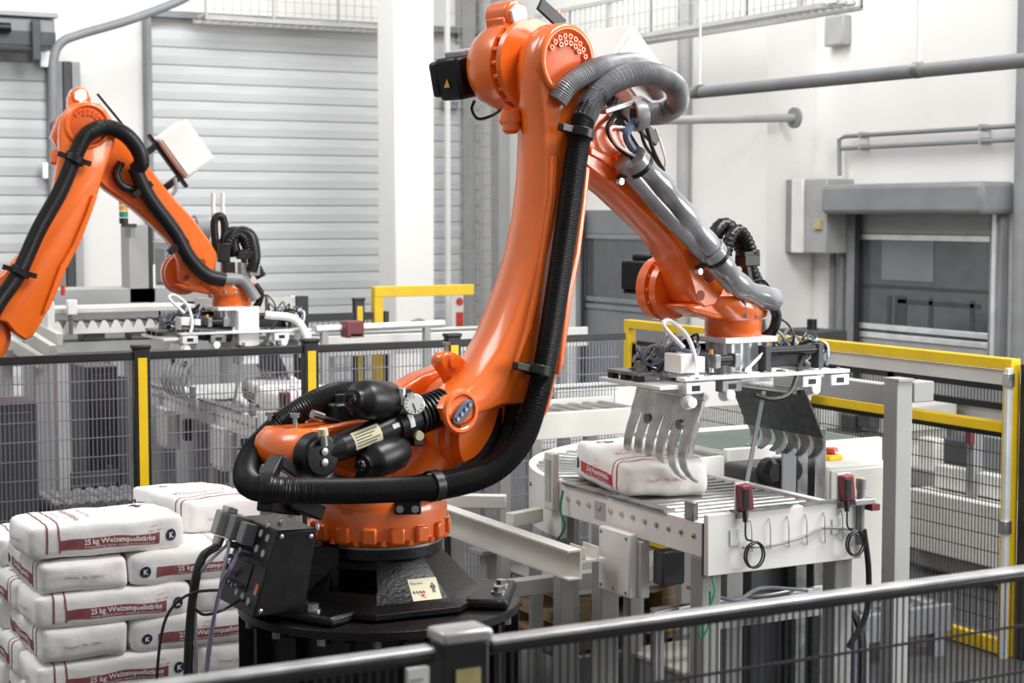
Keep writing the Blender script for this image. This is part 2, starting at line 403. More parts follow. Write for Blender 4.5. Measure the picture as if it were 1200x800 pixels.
# suspended round pipe
xp = 8.0
a, b = PX(812, 109, xp), PX(1230, 68, xp)
t = thing('sprinkler_pipe', a, 'thick grey ceiling pipe hung on rods across the upper right', 'pipe')
MB().cyl((0, 0, 0), b - a, .048, 16).build('tube', 'mgrey', t)
MB().cyl((0, .12, 0), (0, -.03, 0), .034, 12).build('end_stub', 'dgrey', t)
for px, py in ((820, 107), (1076, 82)):
    p = PX(px, py, xp) - a
    MB().cyl(p - Vector((0, .03, 0)), p + Vector((0, .03, 0)), .057, 16).build('clamp', 'dsteel', t)
    MB().cyl(p + Vector((0, 0, .05)), p + Vector((0, 0, 3.2)), .011, 8).build('hanger_rod', 'cap', t)
a = PY(931, 138, YJ - .25); b = PY(770, 141, YJ - .25)
t = thing('branch_pipe', a, 'thin grey horizontal pipe ending at a wall flange', 'pipe')
MB().cyl((0, 0, 0), b - a, .045, 12).build('tube', 'lgrey', t); MB().cyl((-.02, 0, 0), (.02, 0, 0), .11, 16).build('flange', 'mgrey', t)
MB().cyl((0, 0, 0), (0, .249, 0), .03, 10).build('bracket', 'mgrey', t)
# ------------------------------------------------------------------ safety fences
def mesh_wires(L, z0, z1, dv=.0225, dh=.1, tv=.004, th=.005):
    mb = MB(); n = int(L / dv)
    for i in range(n + 1): mb.bb(i*dv - tv/2, i*dv + tv/2, -tv/2, tv/2, z0, z1)
    k = int((z1 - z0) / dh)
    for i in range(k + 1): mb.bb(0, L, -tv/2 - th, -tv/2, z1 - i*dh - th, z1 - i*dh)
    return mb
def strip_post(t, x, y, ztop, strip, w=.085, side=-1):
    p = MB().bb(x - w/2, x + w/2, y - .03, y + .03, 0, ztop).build('post', 'rail', t, bevel=.004)
    MB().bb(x - w*.28, x + w*.28, y - .034, y - .0305, .12, ztop - .045).build('reflector_strip', strip, p)
    MB().bb(x - w/2 - .006, x + w/2 + .006, y - .036, y + .036, ztop, ztop + .022).build('end_cap', 'railtop' if strip == 'dyellow' else 'rail', p, bevel=.006)
# front fence
YF = PY(540, 745, 0).y if False else 2.64
zf = PY(880, 706, YF).z
xl, xr, xpst = PY(-60, 800, YF).x, PY(1290, 660, YF).x, PY(539, 760, YF).x
t = thing('safety_fence', (xpst, YF, 0), 'black mesh safety fence closest to the camera with light grey top rail', 'fence', group=None)
strip_post(t, 0, -.0, zf + .004, 'dyellow', w=.085)
for s, x0, x1 in ((0, xl - xpst, -.055), (1, .055, xr - xpst)):
    MB().bb(x0, x1, -.018, .018, zf - .023, zf - .0115).build('top_rail', 'rail', t, bevel=.003)
    MB().bb(x0, x1, -.019, .019, zf - .0114, zf).build('rail_top_face', 'railtop', t, bevel=.005, bseg=3)  # upper strip of the rail, paler than the part below
    mesh_wires(x1 - x0, .12, zf - .024, dv=.0165, tv=.003).build('wire_mesh', 'wire', t, smooth=0, kind='stuff').location = (x0, 0, 0)
    MB().bb(x0, x1, -.015, .015, .08, .12).build('bottom_rail', 'rail', t)
MB().bb(-.115, -.075, -.032, -.02, zf - .30, zf - .028).build('label_strip', 'white', t)
mb = MB()
for i in range(11): mb.bb(-.11, -.11 + (.03 if i % 3 else .022), -.034, -.0325, zf - .045 - i*.02, zf - .051 - i*.02)
mb.build('label_print', 'greyprint', t)
# fence between the cells
YM = 8.85; zm = PY(165, 412, YM).z
posts = [PY(px, 420, YM).x for px in (-40, 165, 363, 530)]
t = thing('safety_fence', (posts[1], YM, 0), 'black mesh safety fence with yellow striped posts between the two robots', 'fence')
x1e = PY(732, 395, YM).x
for x in posts: strip_post(t, x - posts[1], 0, zm + .015, 'yellow', w=.085)
MB().bb(posts[0] - posts[1], x1e - posts[1], -.016, .016, zm - .04, zm).build('top_rail', 'rail', t, bevel=.004)
segs = posts + [x1e]
for a, b in zip(segs, segs[1:]):
    mesh_wires(b - a - .1, .1, zm - .04, dv=.0225).build('wire_mesh', 'gwire', t, smooth=0, kind='stuff').location = (a - posts[1] + .05, 0, 0)
    MB().bb(a - posts[1] + .05, b - posts[1] - .05, -.014, .014, .06, .1).build('bottom_rail', 'rail', t)
z2 = PY(380, 475, YM).z
MB().bb(posts[2] - posts[1] + .05, posts[3] - posts[1] - .05, -.014, .014, z2 - .02, z2 + .02).build('middle_rail', 'rail', t)
# far fence with plain yellow posts
YFAR = 13.2
pa, pb, pc = PY(420, 352, YFAR), PY(442, 348, YFAR), PY(466, 348, YFAR)
t = thing('gate_frame', (pb.x, YFAR, 0), 'yellow gate frame standing far behind beside the cream column', 'gate')
MB().bb(-.04, .04, -.04, .04, 0, pb.z).build('post', 'yellow', t, bevel=.005)
MB().bb(.05, .09, -.04, .04, 0, pb.z - .12).build('stop_post', 'rail', t)
MB().bb(-.04, .9, -.04, .04, pb.z - .0, pb.z + .09).build('lintel', 'yellow', t, bevel=.005)
t = thing('guard_fence', (pa.x, YFAR, 0), 'black rail guard fence far behind with one slim yellow post', 'fence')
strip_post(t, 0, 0, pa.z, 'yellow', w=.09)
x0 = PY(352, 348, YFAR).x - pa.x
MB().bb(x0, pb.x - pa.x - .05, -.02, .02, pa.z - .16, pa.z - .10).build('top_rail', 'rail', t)
MB().bb(x0 - .05, x0 + .05, -.05, .05, 0, pa.z + .05).build('end_post', 'rail', t)
mesh_wires(pb.x - pa.x - .05 - x0, .1, pa.z - .16, dv=.05, tv=.006).build('wire_mesh', 'gwire', t, smooth=0, kind='stuff').location = (x0, 0, 0)
# yellow framed fence on the right
XR = 7.26
pn, pf = PX(1186, 420, XR), PX(738, 380, XR)
t = thing('light_curtain_fence', (XR, pn.y, 0), 'yellow framed mesh fence closing the right side of the cell', 'fence')
Lr = pf.y - pn.y; zy = pn.z
def zr(px, py): return PX(px, py, XR).z
zmid = zr(1175, 494)
MB().bb(-.035, .035, -.035, .035, 0, zy).build('post', 'yellow', t, bevel=.004)
MB().bb(-.035, .035, Lr - .035, Lr + .035, 0, zy).build('post', 'yellow', t, bevel=.004)
MB().bb(-.035, .035, .036, Lr - .036, zy - .065, zy + .0).build('top_rail', 'yellow', t, bevel=.004)
ymx = PX(900, 455, XR).y - pn.y
MB().bb(-.035, .035, .036, ymx, zmid - .06, zmid).build('middle_rail', 'yellow', t, bevel=.004)
MB().bb(-.03, .03, .036, Lr - .036, .01, .09).build('bottom_rail', 'yellow', t)
MB().bb(.0, .12, .04, ymx, zy - .16, zy - .075).build('sill', 'white', t)
MB().bb(.04, .08, .04, Lr - .04, zy - .20, zy - .165).build('panel_rail', 'rail', t)
MB().bb(.04, .08, .04, ymx, zmid + .06, zmid + .10).build('panel_rail', 'rail', t)
MB().bb(.04, .08, .04, ymx, zmid - .10, zmid - .065).build('panel_rail', 'rail', t)
for k, px in enumerate((1038, 940)):
    y = PX(px, 450, XR).y - pn.y
    MB().bb(.04, .08, y - .03, y + .03, 0, zy - .17).build('panel_post', 'rail', t)
mb = mesh_wires(ymx, zmid + .1, zy - .2, dv=.028); o = mb.build('wire_mesh', 'wire', t, smooth=0, kind='stuff'); o.rotation_euler.z = pi/2; o.location = (.06, 0, 0)
mb = mesh_wires(ymx, .1, zmid - .1, dv=.028); o = mb.build('wire_mesh', 'wire', t, smooth=0, kind='stuff'); o.rotation_euler.z = pi/2; o.location = (.06, 0, 0)
o = mesh_wires(Lr - ymx - .06, .1, zy - .2, dv=.028).build('wire_mesh', 'wire', t, smooth=0, kind='stuff'); o.rotation_euler.z = pi/2; o.location = (.06, ymx + .03, 0)
MB().bb(-.075, -.036, -.05, -.02, 0, zy - .05).build('sensor_post', 'alu', t, bevel=.003)
for z in (zy - .12, zr(1180, 615)): MB().bb(-.085, -.03, -.06, -.01, z - .04, z + .04).build('clamp', 'steel', t, bevel=.004)
pr = PX(1197, 432, XR)
t = thing('safety_fence', (XR + .05, pn.y - .09, 0), 'black fence post and panel at the right picture edge', 'fence')
MB().bb(-.04, .04, -.05, .03, 0, zy - .03).build('post', 'rail', t)
MB().bb(-.02, .02, -1.6, -.05, zy - .10, zy - .05).build('top_rail', 'rail', t)
o = mesh_wires(1.5, .1, zy - .1, dv=.028).build('wire_mesh', 'wire', t, smooth=0, kind='stuff'); o.rotation_euler.z = -pi/2; o.location = (0, -.06, 0)
# ------------------------------------------------------------------ big palletising robot
HEAD = R(13)
RB = P(445, 700, 6.0)                                # foot of the turning axis, on the pedestal top
ru, ry = Vector((math.cos(HEAD), math.sin(HEAD), 0)), Vector((-math.sin(HEAD), math.cos(HEAD), 0))
def RL(w):                                           # world to robot local
    q = Vector(w) - RB; return Vector((q.dot(ru), q.dot(ry), q.z))
def RP(px, py, y): return RL(PN(px, py, RB + ry*y, ry))
def rp2(pts, y): return [RP(a, b, y) for a, b in pts]
robot = thing('palletising_robot', RB, 'large orange palletising robot arm on a black base in the foreground', 'robot', HEAD)
YV = Vector((0, 1, 0))
GRP = {'base': [], 'link': [], 'fore': [], 'hand': [], 'pose': []}
def part(mb, name, m, g, parent=None, **k):
    o = mb.build(name, m, parent or robot, **k)
    if parent is None: GRP[g].append(o)
    return o
# ---- black base casting
def ngon(r, z, n=8, ph=0, sx=1, sy=1):
    return [Vector((r*math.cos(2*pi*i/n + ph)*sx, r*math.sin(2*pi*i/n + ph)*sy, z)) for i in range(n)]
zr0 = RP(447, 627, 0).z                              # underside of the orange ring
def oct_(r, z): return ngon(r, z, 8, R(-87.5) - YAW - HEAD)
mb = MB().ring_loft([oct_(.40, .012), oct_(.40, .03), oct_(.345, .05), oct_(.22, zr0 - .045), oct_(.205, zr0 - .02)])
base = part(mb, 'base_casting', 'black', 'base')
lo, hi = oct_(.345, .05), oct_(.22, zr0 - .045)
def on_face(i, j):
    c = (lo[i] + lo[j] + hi[i] + hi[j]) / 4; ex = (lo[j] - lo[i]).normalized(); n = (lo[j] - lo[i]).cross(hi[i] - lo[i]).normalized()
    if n.dot(c) < 0: n = -n
    ey = n.cross(ex)
    if ey.z < 0: ey = -ey
    return c, ex, ey, n
# real opening in the slanted face, cut through the casting
wc, wex, wey, wn = on_face(7, 0)
cut = MB(); pts = [wc + wex*(x + .02) + wey*y for x, y in ((-.075, -.045), (.095, -.045), (.10, -.035), (.075, .04), (.065, .046), (-.085, .046), (-.095, .038), (-.085, -.036))]
cut.prism(pts, wn*.06, wn*-.14)
co = cut.build('cutter', 'black', robot, smooth=0)
bo = base.modifiers.new('cut', 'BOOLEAN'); bo.object = co; bo.operation = 'DIFFERENCE'
dg = bpy.context.evaluated_depsgraph_get(); me2 = bpy.data.meshes.new_from_object(base.evaluated_get(dg))
base.modifiers.clear(); base.data = me2; bpy.data.objects.remove(co)
bv = base.modifiers.new('bevel', 'BEVEL'); bv.width = .010; bv.segments = 3; bv.limit_method = 'ANGLE'; bv.angle_limit = R(30)
part(MB().lathe((0, 0, zr0 - .045), (0, 0, 1), [(0, .222), (.036, .222)], 40), 'base_collar', 'black', 'base')
part(MB().lathe((0, 0, zr0 - .0088), (0, 0, 1), [(0, .224), (.008, .224)], 40), 'seal_ring', 'dsteel', 'base')
for i, ph in enumerate((-5, -126, 85, 175)):
    a = R(ph) - YAW - HEAD; rt = Matrix.Rotation(a, 3, 'Z'); rr_ = .40 if i != 1 else .375
    ft = part(MB().box(rt @ Vector((rr_, 0, .020)), (.15, .34, .036), rt), 'foot', 'black', 'base', bevel=.012)
    for dy in (-.055, .055):
        q = rt @ Vector((rr_ + .03, dy, .038))
        o = MB(); o.lathe(q, (0, 0, 1), [(0, .026), (.006, .026)], 16); hexbolt(o, q + Vector((0, 0, .006)), (0, 0, 1), .019, .018)
        o.build('bolt', 'steel', ft)
c, ex, ey, n = on_face(0, 1)
def plate(mb, c, ex, ey, n, w, h, t=.002):
    pts = [c + ex*sx*w/2 + ey*sy*h/2 for sx, sy in ((-1, -1), (1, -1), (1, 1), (-1, 1))]
    return mb.prism(pts, n*.0005, n*t)
st = part(plate(MB(), c + ex*.055 - ey*.042, ex, ey, n, .105, .085), 'warning_sticker', 'paper', 'base')
def fig(mb, o, ex, ey, n, s):                        # small standing pictogram man
    for (x0, x1, y0, y1) in ((-.12, .12, .78, 1), (-.2, .2, .35, .72), (-.3, -.22, .3, .7), (.22, .3, .3, .7), (-.17, -.03, -.25, .35), (.03, .17, -.25, .35)):
        mb.prism([o + ex*x*s + ey*y*s for x, y in ((x0, y0), (x1, y0), (x1, y1), (x0, y1))], n*.0022, n*.003)
o = c + ex*.055 - ey*.042
mb = MB(); fig(mb, o + ex*.032 - ey*.008, ex, ey, n, .03)
write(mb, 'Extrem', .015, o - ex*.046 + ey*.02 + n*.0027, ex, ey)
for k in range(4): mb.prism([o + ex*x + ey*y for x, y in ((-.046 + .012*k, -.012), (-.038 + .012*k, -.016), (-.036 + .012*k, -.010), (-.044 + .012*k, -.004))], n*.0022, n*.003)
mb.build('sticker_print', 'ink', st)
mb = MB()
for a0 in range(5): 
    d = ex*math.cos(a0*1.26 + .3) + ey*math.sin(a0*1.26 + .3); e = d.cross(n)
    mb.prism([o - ex*.012 - ey*.024 + d*.017, o - ex*.012 - ey*.024 + e*.003, o - ex*.012 - ey*.024 - e*.003], n*.0022, n*.003)
mb.build('sticker_star', 'orprint', st)
pc = (hi[0] + hi[1]) / 2
part(plate(MB(), pc * .93 + Vector((0, 0, .018)), ex, (Vector((-pc.x, -pc.y, .4*pc.length))).normalized(), Vector((pc.x, pc.y, pc.length)).normalized(), .11, .035), 'rating_plate', 'paper', 'base')
# ---- connection box on the base, facing the camera's left
def bp(px, py, d): return RL(P(px, py, d))
A, B_, C_, D_ = bp(326, 622, 5.62), bp(372, 619, 5.72), bp(358, 716, 5.68), bp(296, 724, 5.58)
A2_, D2_ = bp(285, 604, 5.86), bp(255, 701, 5.82)
B2_ = A2_ + (B_ - A); C2_ = D2_ + (C_ - D_)
mb = MB().ring_loft([[A, B_, C_, D_], [A2_, B2_, C2_, D2_]])
jb = part(mb, 'connection_box', 'blackp', 'base', bevel=.006)
q = bp(372, 668, 5.86); q.z = .13
part(MB().box(q, (.13, .15, .19), Matrix.Rotation(R(-20), 3, 'Z')), 'box_carrier', 'black', 'base', bevel=.01)
bxe, bye = (A2_ - A).normalized(), (A - D_).normalized()
bn = (A2_ - A).cross(D_ - A).normalized()
if bn.dot(RL(CAM)) < 0: bn = -bn
def bq(u, v, h=0): return A + (A2_ - A)*u + (D_ - A)*v + bn*h
n2f = (B_ - A).cross(D_ - A).normalized()
if n2f.dot(RL(CAM) - A) < 0: n2f = -n2f
for (u, v) in ((.12, .07), (.88, .09), (.14, .93), (.86, .93)):
    p = A + (B_ - A)*u + (D_ - A)*v
    MB().lathe(p, n2f, [(0, .009), (.004, .009), (.006, .005)], 12).build('screw', 'steel', jb)
for p in (A.lerp(B2_, .45), B_ + Vector((0, 0, .0)), A.lerp(A2_, .3)):
    MB().lathe(p, (0, 0, 1), [(-.004, .008), (.012, .008), (.02, .005)], 10).build('screw', 'steel', jb)
for (u, v) in ((.20, .12), (.40, .10), (.20, .30), (.40, .28), (.22, .86), (.40, .84), (.58, .82)):
    MB().lathe(bq(u, v), bn, [(0, .013), (.003, .013)], 18).build('blanking_disc', 'lgrey', jb)
MB().box(bq(.10, .70, .002), (.018, .004, .035), Matrix((bxe, bn, bye)).transposed()).build('orange_label', 'orprint', jb)
MB().prism([bq(u, v) for u, v in ((.35, .46), (.95, .46), (.95, .78), (.35, .78))], (0, 0, 0), bn*.004).build('cover_plate', 'black', jb, bevel=.002)
rotc = Matrix((bxe, bn, bye)).transposed()
for k, (u, v, h, s) in enumerate(((.60, .16, .022, (.05, .05, .075)), (.82, .14, .03, (.05, .065, .085)), (1.03, .14, .045, (.05, .09, .085)))):
    MB().box(bq(u, v, h), s, rotc).build('plug_connector', ('mgrey', 'mgrey', 'lgrey')[k], jb, bevel=.005)
MB().box(bq(1.03, -.03, .05), (.05, .04, .02), rotc).build('locking_lever', 'steel', jb, bevel=.004)
MB().lathe(bq(1.03, .30, .06), bye*-1, [(0, .02), (.035, .018)], 12).build('cable_gland', 'steel', jb)
MB().lathe(bq(.85, .34, .0), bn, [(0, .012), (.05, .012)], 10).build('cable_gland', 'steel', jb)
MB().lathe(bq(.55, .36, .0), bn, [(0, .012), (.04, .012)], 10).build('cable_gland', 'steel', jb)
for k in range(5): MB().lathe(bq(.5 + .1*k, .74 + .02*(k % 2), 0), bn, [(0, .008), (.025, .007)], 8).build('small_coupling', 'dsteel', jb)
# cables hanging from the box, each a part of the box
g0 = bq(1.03, .42, .06)
zlow = -RB.z + .62
def wl(px, py, d): return RL(P(px, py, d))
for nm, m, r, pts in (('power_cable', 'rail', .015, [g0, wl(236, 655, 5.62), wl(226, 700, 5.6), wl(221, 760, 5.6), wl(218, 860, 5.6)]),
                      ('signal_cable', 'cable', .006, [bq(.95, .20, .03), wl(262, 668, 5.65), wl(256, 700, 5.63), wl(244, 760, 5.6), wl(238, 860, 5.6)]),
                      ('signal_cable', 'pcable', .0065, [bq(.55, .38, .04), wl(272, 662, 5.55), wl(258, 690, 5.56), wl(248, 745, 5.56), wl(234, 860, 5.56)]),
                      ('signal_cable', 'cable', .006, [bq(.85, .36, .05), wl(246, 657, 5.6), wl(233, 675, 5.6), wl(229, 700, 5.6), wl(230, 780, 5.6), wl(229, 860, 5.6)]),
                      ('black_air_tube', 'rail', .005, [wl(260, 691, 5.6), wl(228, 694, 5.56), wl(205, 708, 5.56), wl(191, 735, 5.56), wl(184, 790, 5.56), wl(183, 860, 5.56)]),
                      ('black_air_tube', 'rail', .005, [wl(228, 713, 5.56), wl(240, 720, 5.56), wl(262, 714, 5.58), wl(285, 700, 5.7)]),
                      ('blue_air_tube', 'bcable', .007, [bq(.5, .40, .03), bq(.75, .48, .05), bq(.80, .60, .03), bq(.72, .68, .0)])):
    MB().tube(pts, r, 8).build(nm, m, jb)
# ---- orange turning ring with notched skirt
zr1 = RP(447, 580, 0).z
col = part(MB().lathe((0, 0, zr0), (0, 0, 1), [(0, .215), (.02, .225), (.021, .238), (zr1 - zr0 - .03, .242), (zr1 - zr0, .235), (zr1 - zr0 + .05, .20)], 48), 'turning_ring', 'orange', 'base')
for i in range(16):
    a = 2*pi*i/16
    p = Vector((math.cos(a), math.sin(a), 0)); e = Vector((-p.y, p.x, 0))
    MB().box(p*.243 + Vector((0, 0, zr0 + .042)), (.024, .052, .058), Matrix((p, e, Vector((0, 0, 1)))).transposed()).build('skirt_tooth', 'orange', col, bevel=.008)
    q = p.copy(); q.rotate(Matrix.Rotation(pi/16, 3, 'Z'))
    MB().lathe(q*.240 + Vector((0, 0, zr0 + .008)), (0, 0, 1), [(0, .011), (.018, .011)], 8).build('skirt_bolt', 'orange', col)
a = R(-60)
pq = bp(478, 592, 5.77); MB().box(pq + Vector((0, 0, -.004)), (.09, .045, .05), Matrix.Rotation(R(-40), 3, 'Z')).build('stop_block', 'blackp', col, bevel=.006)
for dx in (-.026, .026):
    q = pq + Matrix.Rotation(R(-40), 3, 'Z') @ Vector((dx, -.023, -.008)); MB().lathe(q, Matrix.Rotation(R(-40), 3, 'Z') @ Vector((0, -1, 0)), [(0, .013), (.008, .013)], 12).build('stop_bolt', 'steel', col)
# ---- rotating column
YN = -.27
A2 = RP(572, 512, -.2); A2 = Vector((A2.x, 0, A2.z))
cw = bp(300, 525, 5.8)
drum = part(MB().lathe((A2.x, -.215, A2.z), YV, [(0, .10), (.004, .145), (.05, .150), (.054, .168), (.085, .172), (.09, .185), (.14, .19), (.30, .19), (.36, .15)], 48), 'shoulder_drum', 'orange', 'base')
# column body below the drum: a saddle between ring and drum
mb = MB()
sec = []
for k in range(7):
    t_ = k / 6; z = zr1 - .02 + (A2.z + .04 - zr1) * t_
    cx = A2.x * (.15 + .8*t_); hx = .20 - .05*t_; hy = .19 - .03*t_
    sec.append([Vector((cx + hx*math.cos(2*pi*j/24)*(1 + .1*math.cos(4*pi*j/24)), .02 + hy*math.sin(2*pi*j/24), z)) for j in range(24)])
part(mb.ring_loft(sec), 'column_body', 'orange', 'base')
# rear carrier reaching back to the counterbalance pivot
rp_ = RP(368, 533, -.17)                              # pivot of the balance cylinder
prof = [RP(x, y, -.1) for x, y in ((372, 548), (360, 553), (345, 550), (338, 535), (341, 518), (352, 506), (372, 502), (400, 498), (440, 492), (500, 500), (560, 540), (540, 575), (470, 578), (420, 562))]
mb = MB().ring_loft([[Vector((p.x, -.07, p.z)) for p in prof], [Vector((p.x, .13, p.z)) for p in prof]])
part(mb, 'rear_carrier', 'orange', 'base', bevel=.02, bseg=3)
pv = RP(366, 533, -.12)
def drop(p, y): return Vector((p.x, y, p.z))
pb = part(MB().lathe(drop(pv, -.115), YV, [(0, .068), (.02, .083), (.20, .083), (.225, .07)], 32), 'pivot_housing', 'orange', 'base')
part(MB().lathe(drop(pv, -.185), YV, [(0, .030), (.002, .060), (.012, .064), (.016, .074), (.066, .078), (.07, .07)], 32), 'pivot_cap', 'blackp', 'base')
for dz in (.018, -.018): part(MB().lathe(drop(pv, -.192) + Vector((.002, 0, dz)), YV, [(0, .006), (.001, .013), (.012, .013)], 12), 'cap_screw', 'steel', 'base')
for px, py in ((317, 487), (346, 489)):
    p = RP(px, py, -.02 if px > 330 else .12)
    part(MB().lathe(p, (0, 0, 1), [(-.11, .009), (0, .009), (.001, .018), (.014, .018)], 12), 'eye_screw', 'steel', 'base')
# far cheek: curved orange guard that sweeps up to the lug beside the link
ck = [RP(x, y, .12) for x, y in ((440, 470), (455, 452), (480, 437), (510, 426), (535, 420), (552, 432), (545, 452), (520, 456), (498, 466), (482, 480), (470, 500), (440, 500))]
part(MB().ring_loft([[drop(p, .04) for p in ck], [drop(p, .14) for p in ck]]), 'far_cheek', 'orange', 'base', bevel=.018, bseg=3)
ck = [RP(x, y, -.02) for x, y in ((500, 470), (512, 452), (530, 438), (555, 430), (575, 450), (565, 490), (520, 500))]
part(MB().ring_loft([[drop(p, -.06) for p in ck], [drop(p, .05) for p in ck]]), 'inner_cheek', 'orange', 'base', bevel=.03, bseg=3)
# black motors behind the cylinder
part(MB().box(RP(408, 486, .05), (.24, .18, .11)), 'turning_motor', 'blackp', 'base', bevel=.012)
part(MB().box(RP(395, 478, .05) + Vector((0, 0, .03)), (.08, .10, .05)).cyl(RP(366, 487, -.04), RP(398, 496, -.04), .013, 10), 'motor_plug', 'blackp', 'base', bevel=.004)
part(MB().cyl(RP(366, 485, -.06), RP(378, 489, -.06), .016, 10), 'plug_collar', 'steel', 'base')
part(MB().cyl(RP(416, 560, .0), RP(416, 500, .0), .085, 20), 'motor_body', 'blackp', 'base')
# ---- counterbalance cylinder
c0, c1 = drop(pv, -.15), RP(508, 478, -.15); c1.y = -.17
ax = (c1 - c0).normalized(); Lc = (c1 - c0).length
cyl_ = part(MB().lathe(c0, ax, [(0, .03), (.05, .036), (.09, .048), (Lc*.18, .048), (Lc*.62, .048), (Lc*.63, .056), (Lc*.80, .058), (Lc*.81, .045), (Lc, .04)], 28), 'balance_cylinder', 'blackp', 'base')
mbb = MB(); prof = []
for k in range(8):
    h = Lc*.80 + k*.017; prof += [(h, .050), (h + .005, .066), (h + .012, .066), (h + .016, .050)]
mbb.lathe(c0, ax, prof, 28).build('bellows', 'blackp', cyl_)
MB().lathe(c0, ax, [(Lc*.82, .058), (Lc*.835, .060)], 28).build('clamp_ring', 'dsteel', cyl_)
MB().lathe(c0, ax, [(Lc*.98, .045), (Lc*1.12, .05)], 20).build('rod_end', 'dsteel', cyl_)
sdv = ax.cross(YV).normalized()
if sdv.z < 0: sdv = -sdv
nfc = (-YV*.8 + sdv*.55).normalized(); tv = ax.cross(nfc).normalized()
if tv.z < 0: tv = -tv
# curved label patches wrapped on the tube
def wrap(h0, h1, a0, a1, r, n=8):
    mb = MB(); vs = []; 
    for i in range(n + 1):
        a = a0 + (a1 - a0)*i/n; dv = (-YV*math.cos(a) + sdv*math.sin(a))
        vs += [c0 + ax*h0 + dv*r, c0 + ax*h1 + dv*r, c0 + ax*h0 + dv*(r + .0015), c0 + ax*h1 + dv*(r + .0015)]
    fs = []
    for i in range(n):
        k = 4*i; fs += [(k+2, k+3, k+7, k+6), (k, k+4, k+5, k+1)]
    fs += [(0, 1, 3, 2), (4*n, 4*n+2, 4*n+3, 4*n+1)]
    return mb.add(vs, fs)
lb = wrap(Lc*.24, Lc*.46, -.35, .95, .0482).build('label', 'paper', cyl_)
mb = MB()
for k in range(5):
    a = .72 - .2*k; q = wrap(Lc*.255, Lc*(.44 - .03*(k % 3)), a - .05, a, .0500, 2); mb.add(q.v, q.f)
mb.build('label_print', 'ink', cyl_)
wrap(Lc*.555, Lc*.61, .1, .42, .0482).build('white_label', 'cap', cyl_); wrap(Lc*.68, Lc*.72, -.2, .6, .0582).build('white_label', 'cap', cyl_)
# accumulators
def bottle(name, a, b, r, capm='rail'):
    a = Vector(a); b = Vector(b); L = (b - a).length
    o = part(MB().lathe(a, b - a, [(0, r*.45), (.004, r*.55), (L*.10, r*.62), (L*.16, r*.9), (L*.25, r), (L*.5, r*1.02), (L*.78, r*.98), (L*.92, r*.75), (L, r*.5)], 28), name, 'blackp', 'base')
    mb = MB().lathe(a - (b - a).normalized()*.012, b - a, [(0, r*.34), (.016, r*.36)], 18)
    for k in range(6):
        e = (b - a).normalized().orthogonal().normalized(); e.rotate(Matrix.Rotation(k*pi/3, 3, (b - a).normalized()))
        mb.lathe(a + e*r*.22 - (b - a).normalized()*.02, b - a, [(0, .006), (.012, .006)], 8)
    mb.build('end_cap', capm, o); return o
bottle('accumulator', RP(412, 468, -.19), RP(466, 470, -.13), .068)
bottle('accumulator', RP(424, 545, -.20), RP(474, 524, -.16), .066)
part(MB().lathe(RP(472, 470, -.15), ax, [(0, .035), (.04, .035)], 16).bar(RP(476, 480, -.15), RP(470, 498, -.15), .05, .05).bar(RP(487, 500, -.16), RP(486, 522, -.16), .05, .05), 'valve_block', 'blackp', 'base', bevel=.006)
g = RP(485, 474, -.24)
gd = (RL(CAM) - g).normalized(); gd = (gd + Vector((0, -.3, .1))).normalized()
ga = part(MB().lathe(g, gd, [(-.03, .02), (-.012, .03), (-.01, .037), (.006, .037), (.008, .034)], 28), 'pressure_gauge', 'steel', 'base')
MB().lathe(g, gd, [(.007, .033), (.0085, .033)], 28).build('dial', 'dial', ga)
e = gd.orthogonal().normalized(); f_ = gd.cross(e)
mb = MB(); mb.bar(g + gd*.0095 - f_*.022*.3 + e*.0, g + gd*.0095 + (f_*.8 + e*.5).normalized()*.024, .004, .001, gd)
for k in range(11):
    a = -2.3 + k*.46; d_ = e*math.cos(a) + f_*math.sin(a); mb.bar(g + gd*.0092 + d_*.024, g + gd*.0092 + d_*.030, .002, .001, gd)
mb.build('needle', 'ink', ga)
for px, py, dv, m in ((470, 462, (0, 0, 1), 'steel'), (379, 510, (-.1, 0, 1), 'cap'), (489, 509, (-.2, -1, -.15), 'cap')):
    p = RP(px, py, -.2)
    o = part(MB().lathe(p, dv, [(-.035, .013), (0, .013)], 12), 'valve_stem', 'steel', 'base')
    MB().lathe(p, dv, [(0, .017), (.022, .016)], 14).build('valve_cap', 'paper' if m == 'cap' else 'steel', o)
# lug with bolt next to the link
p = RP(527, 424, -.08)
lg = [RP(x, y, -.08) for x, y in ((512, 418), (520, 411), (531, 413), (542, 420), (540, 432), (527, 452), (521, 440), (512, 428))]
o = part(MB().ring_loft([[drop(q, -.10) for q in lg], [drop(q, -.04) for q in lg]]), 'lug', 'orange', 'link', bevel=.012)
MB().lathe(drop(p, -.115), YV, [(0, .010), (.002, .022), (.02, .024)], 16).build('lug_bolt', 'orange', o)
MB().lathe(RP(523, 404, -.04), (0, 0, 1), [(-.06, .008), (0, .008), (.001, .015), (.010, .015)], 10).build('eye_screw', 'steel', o)
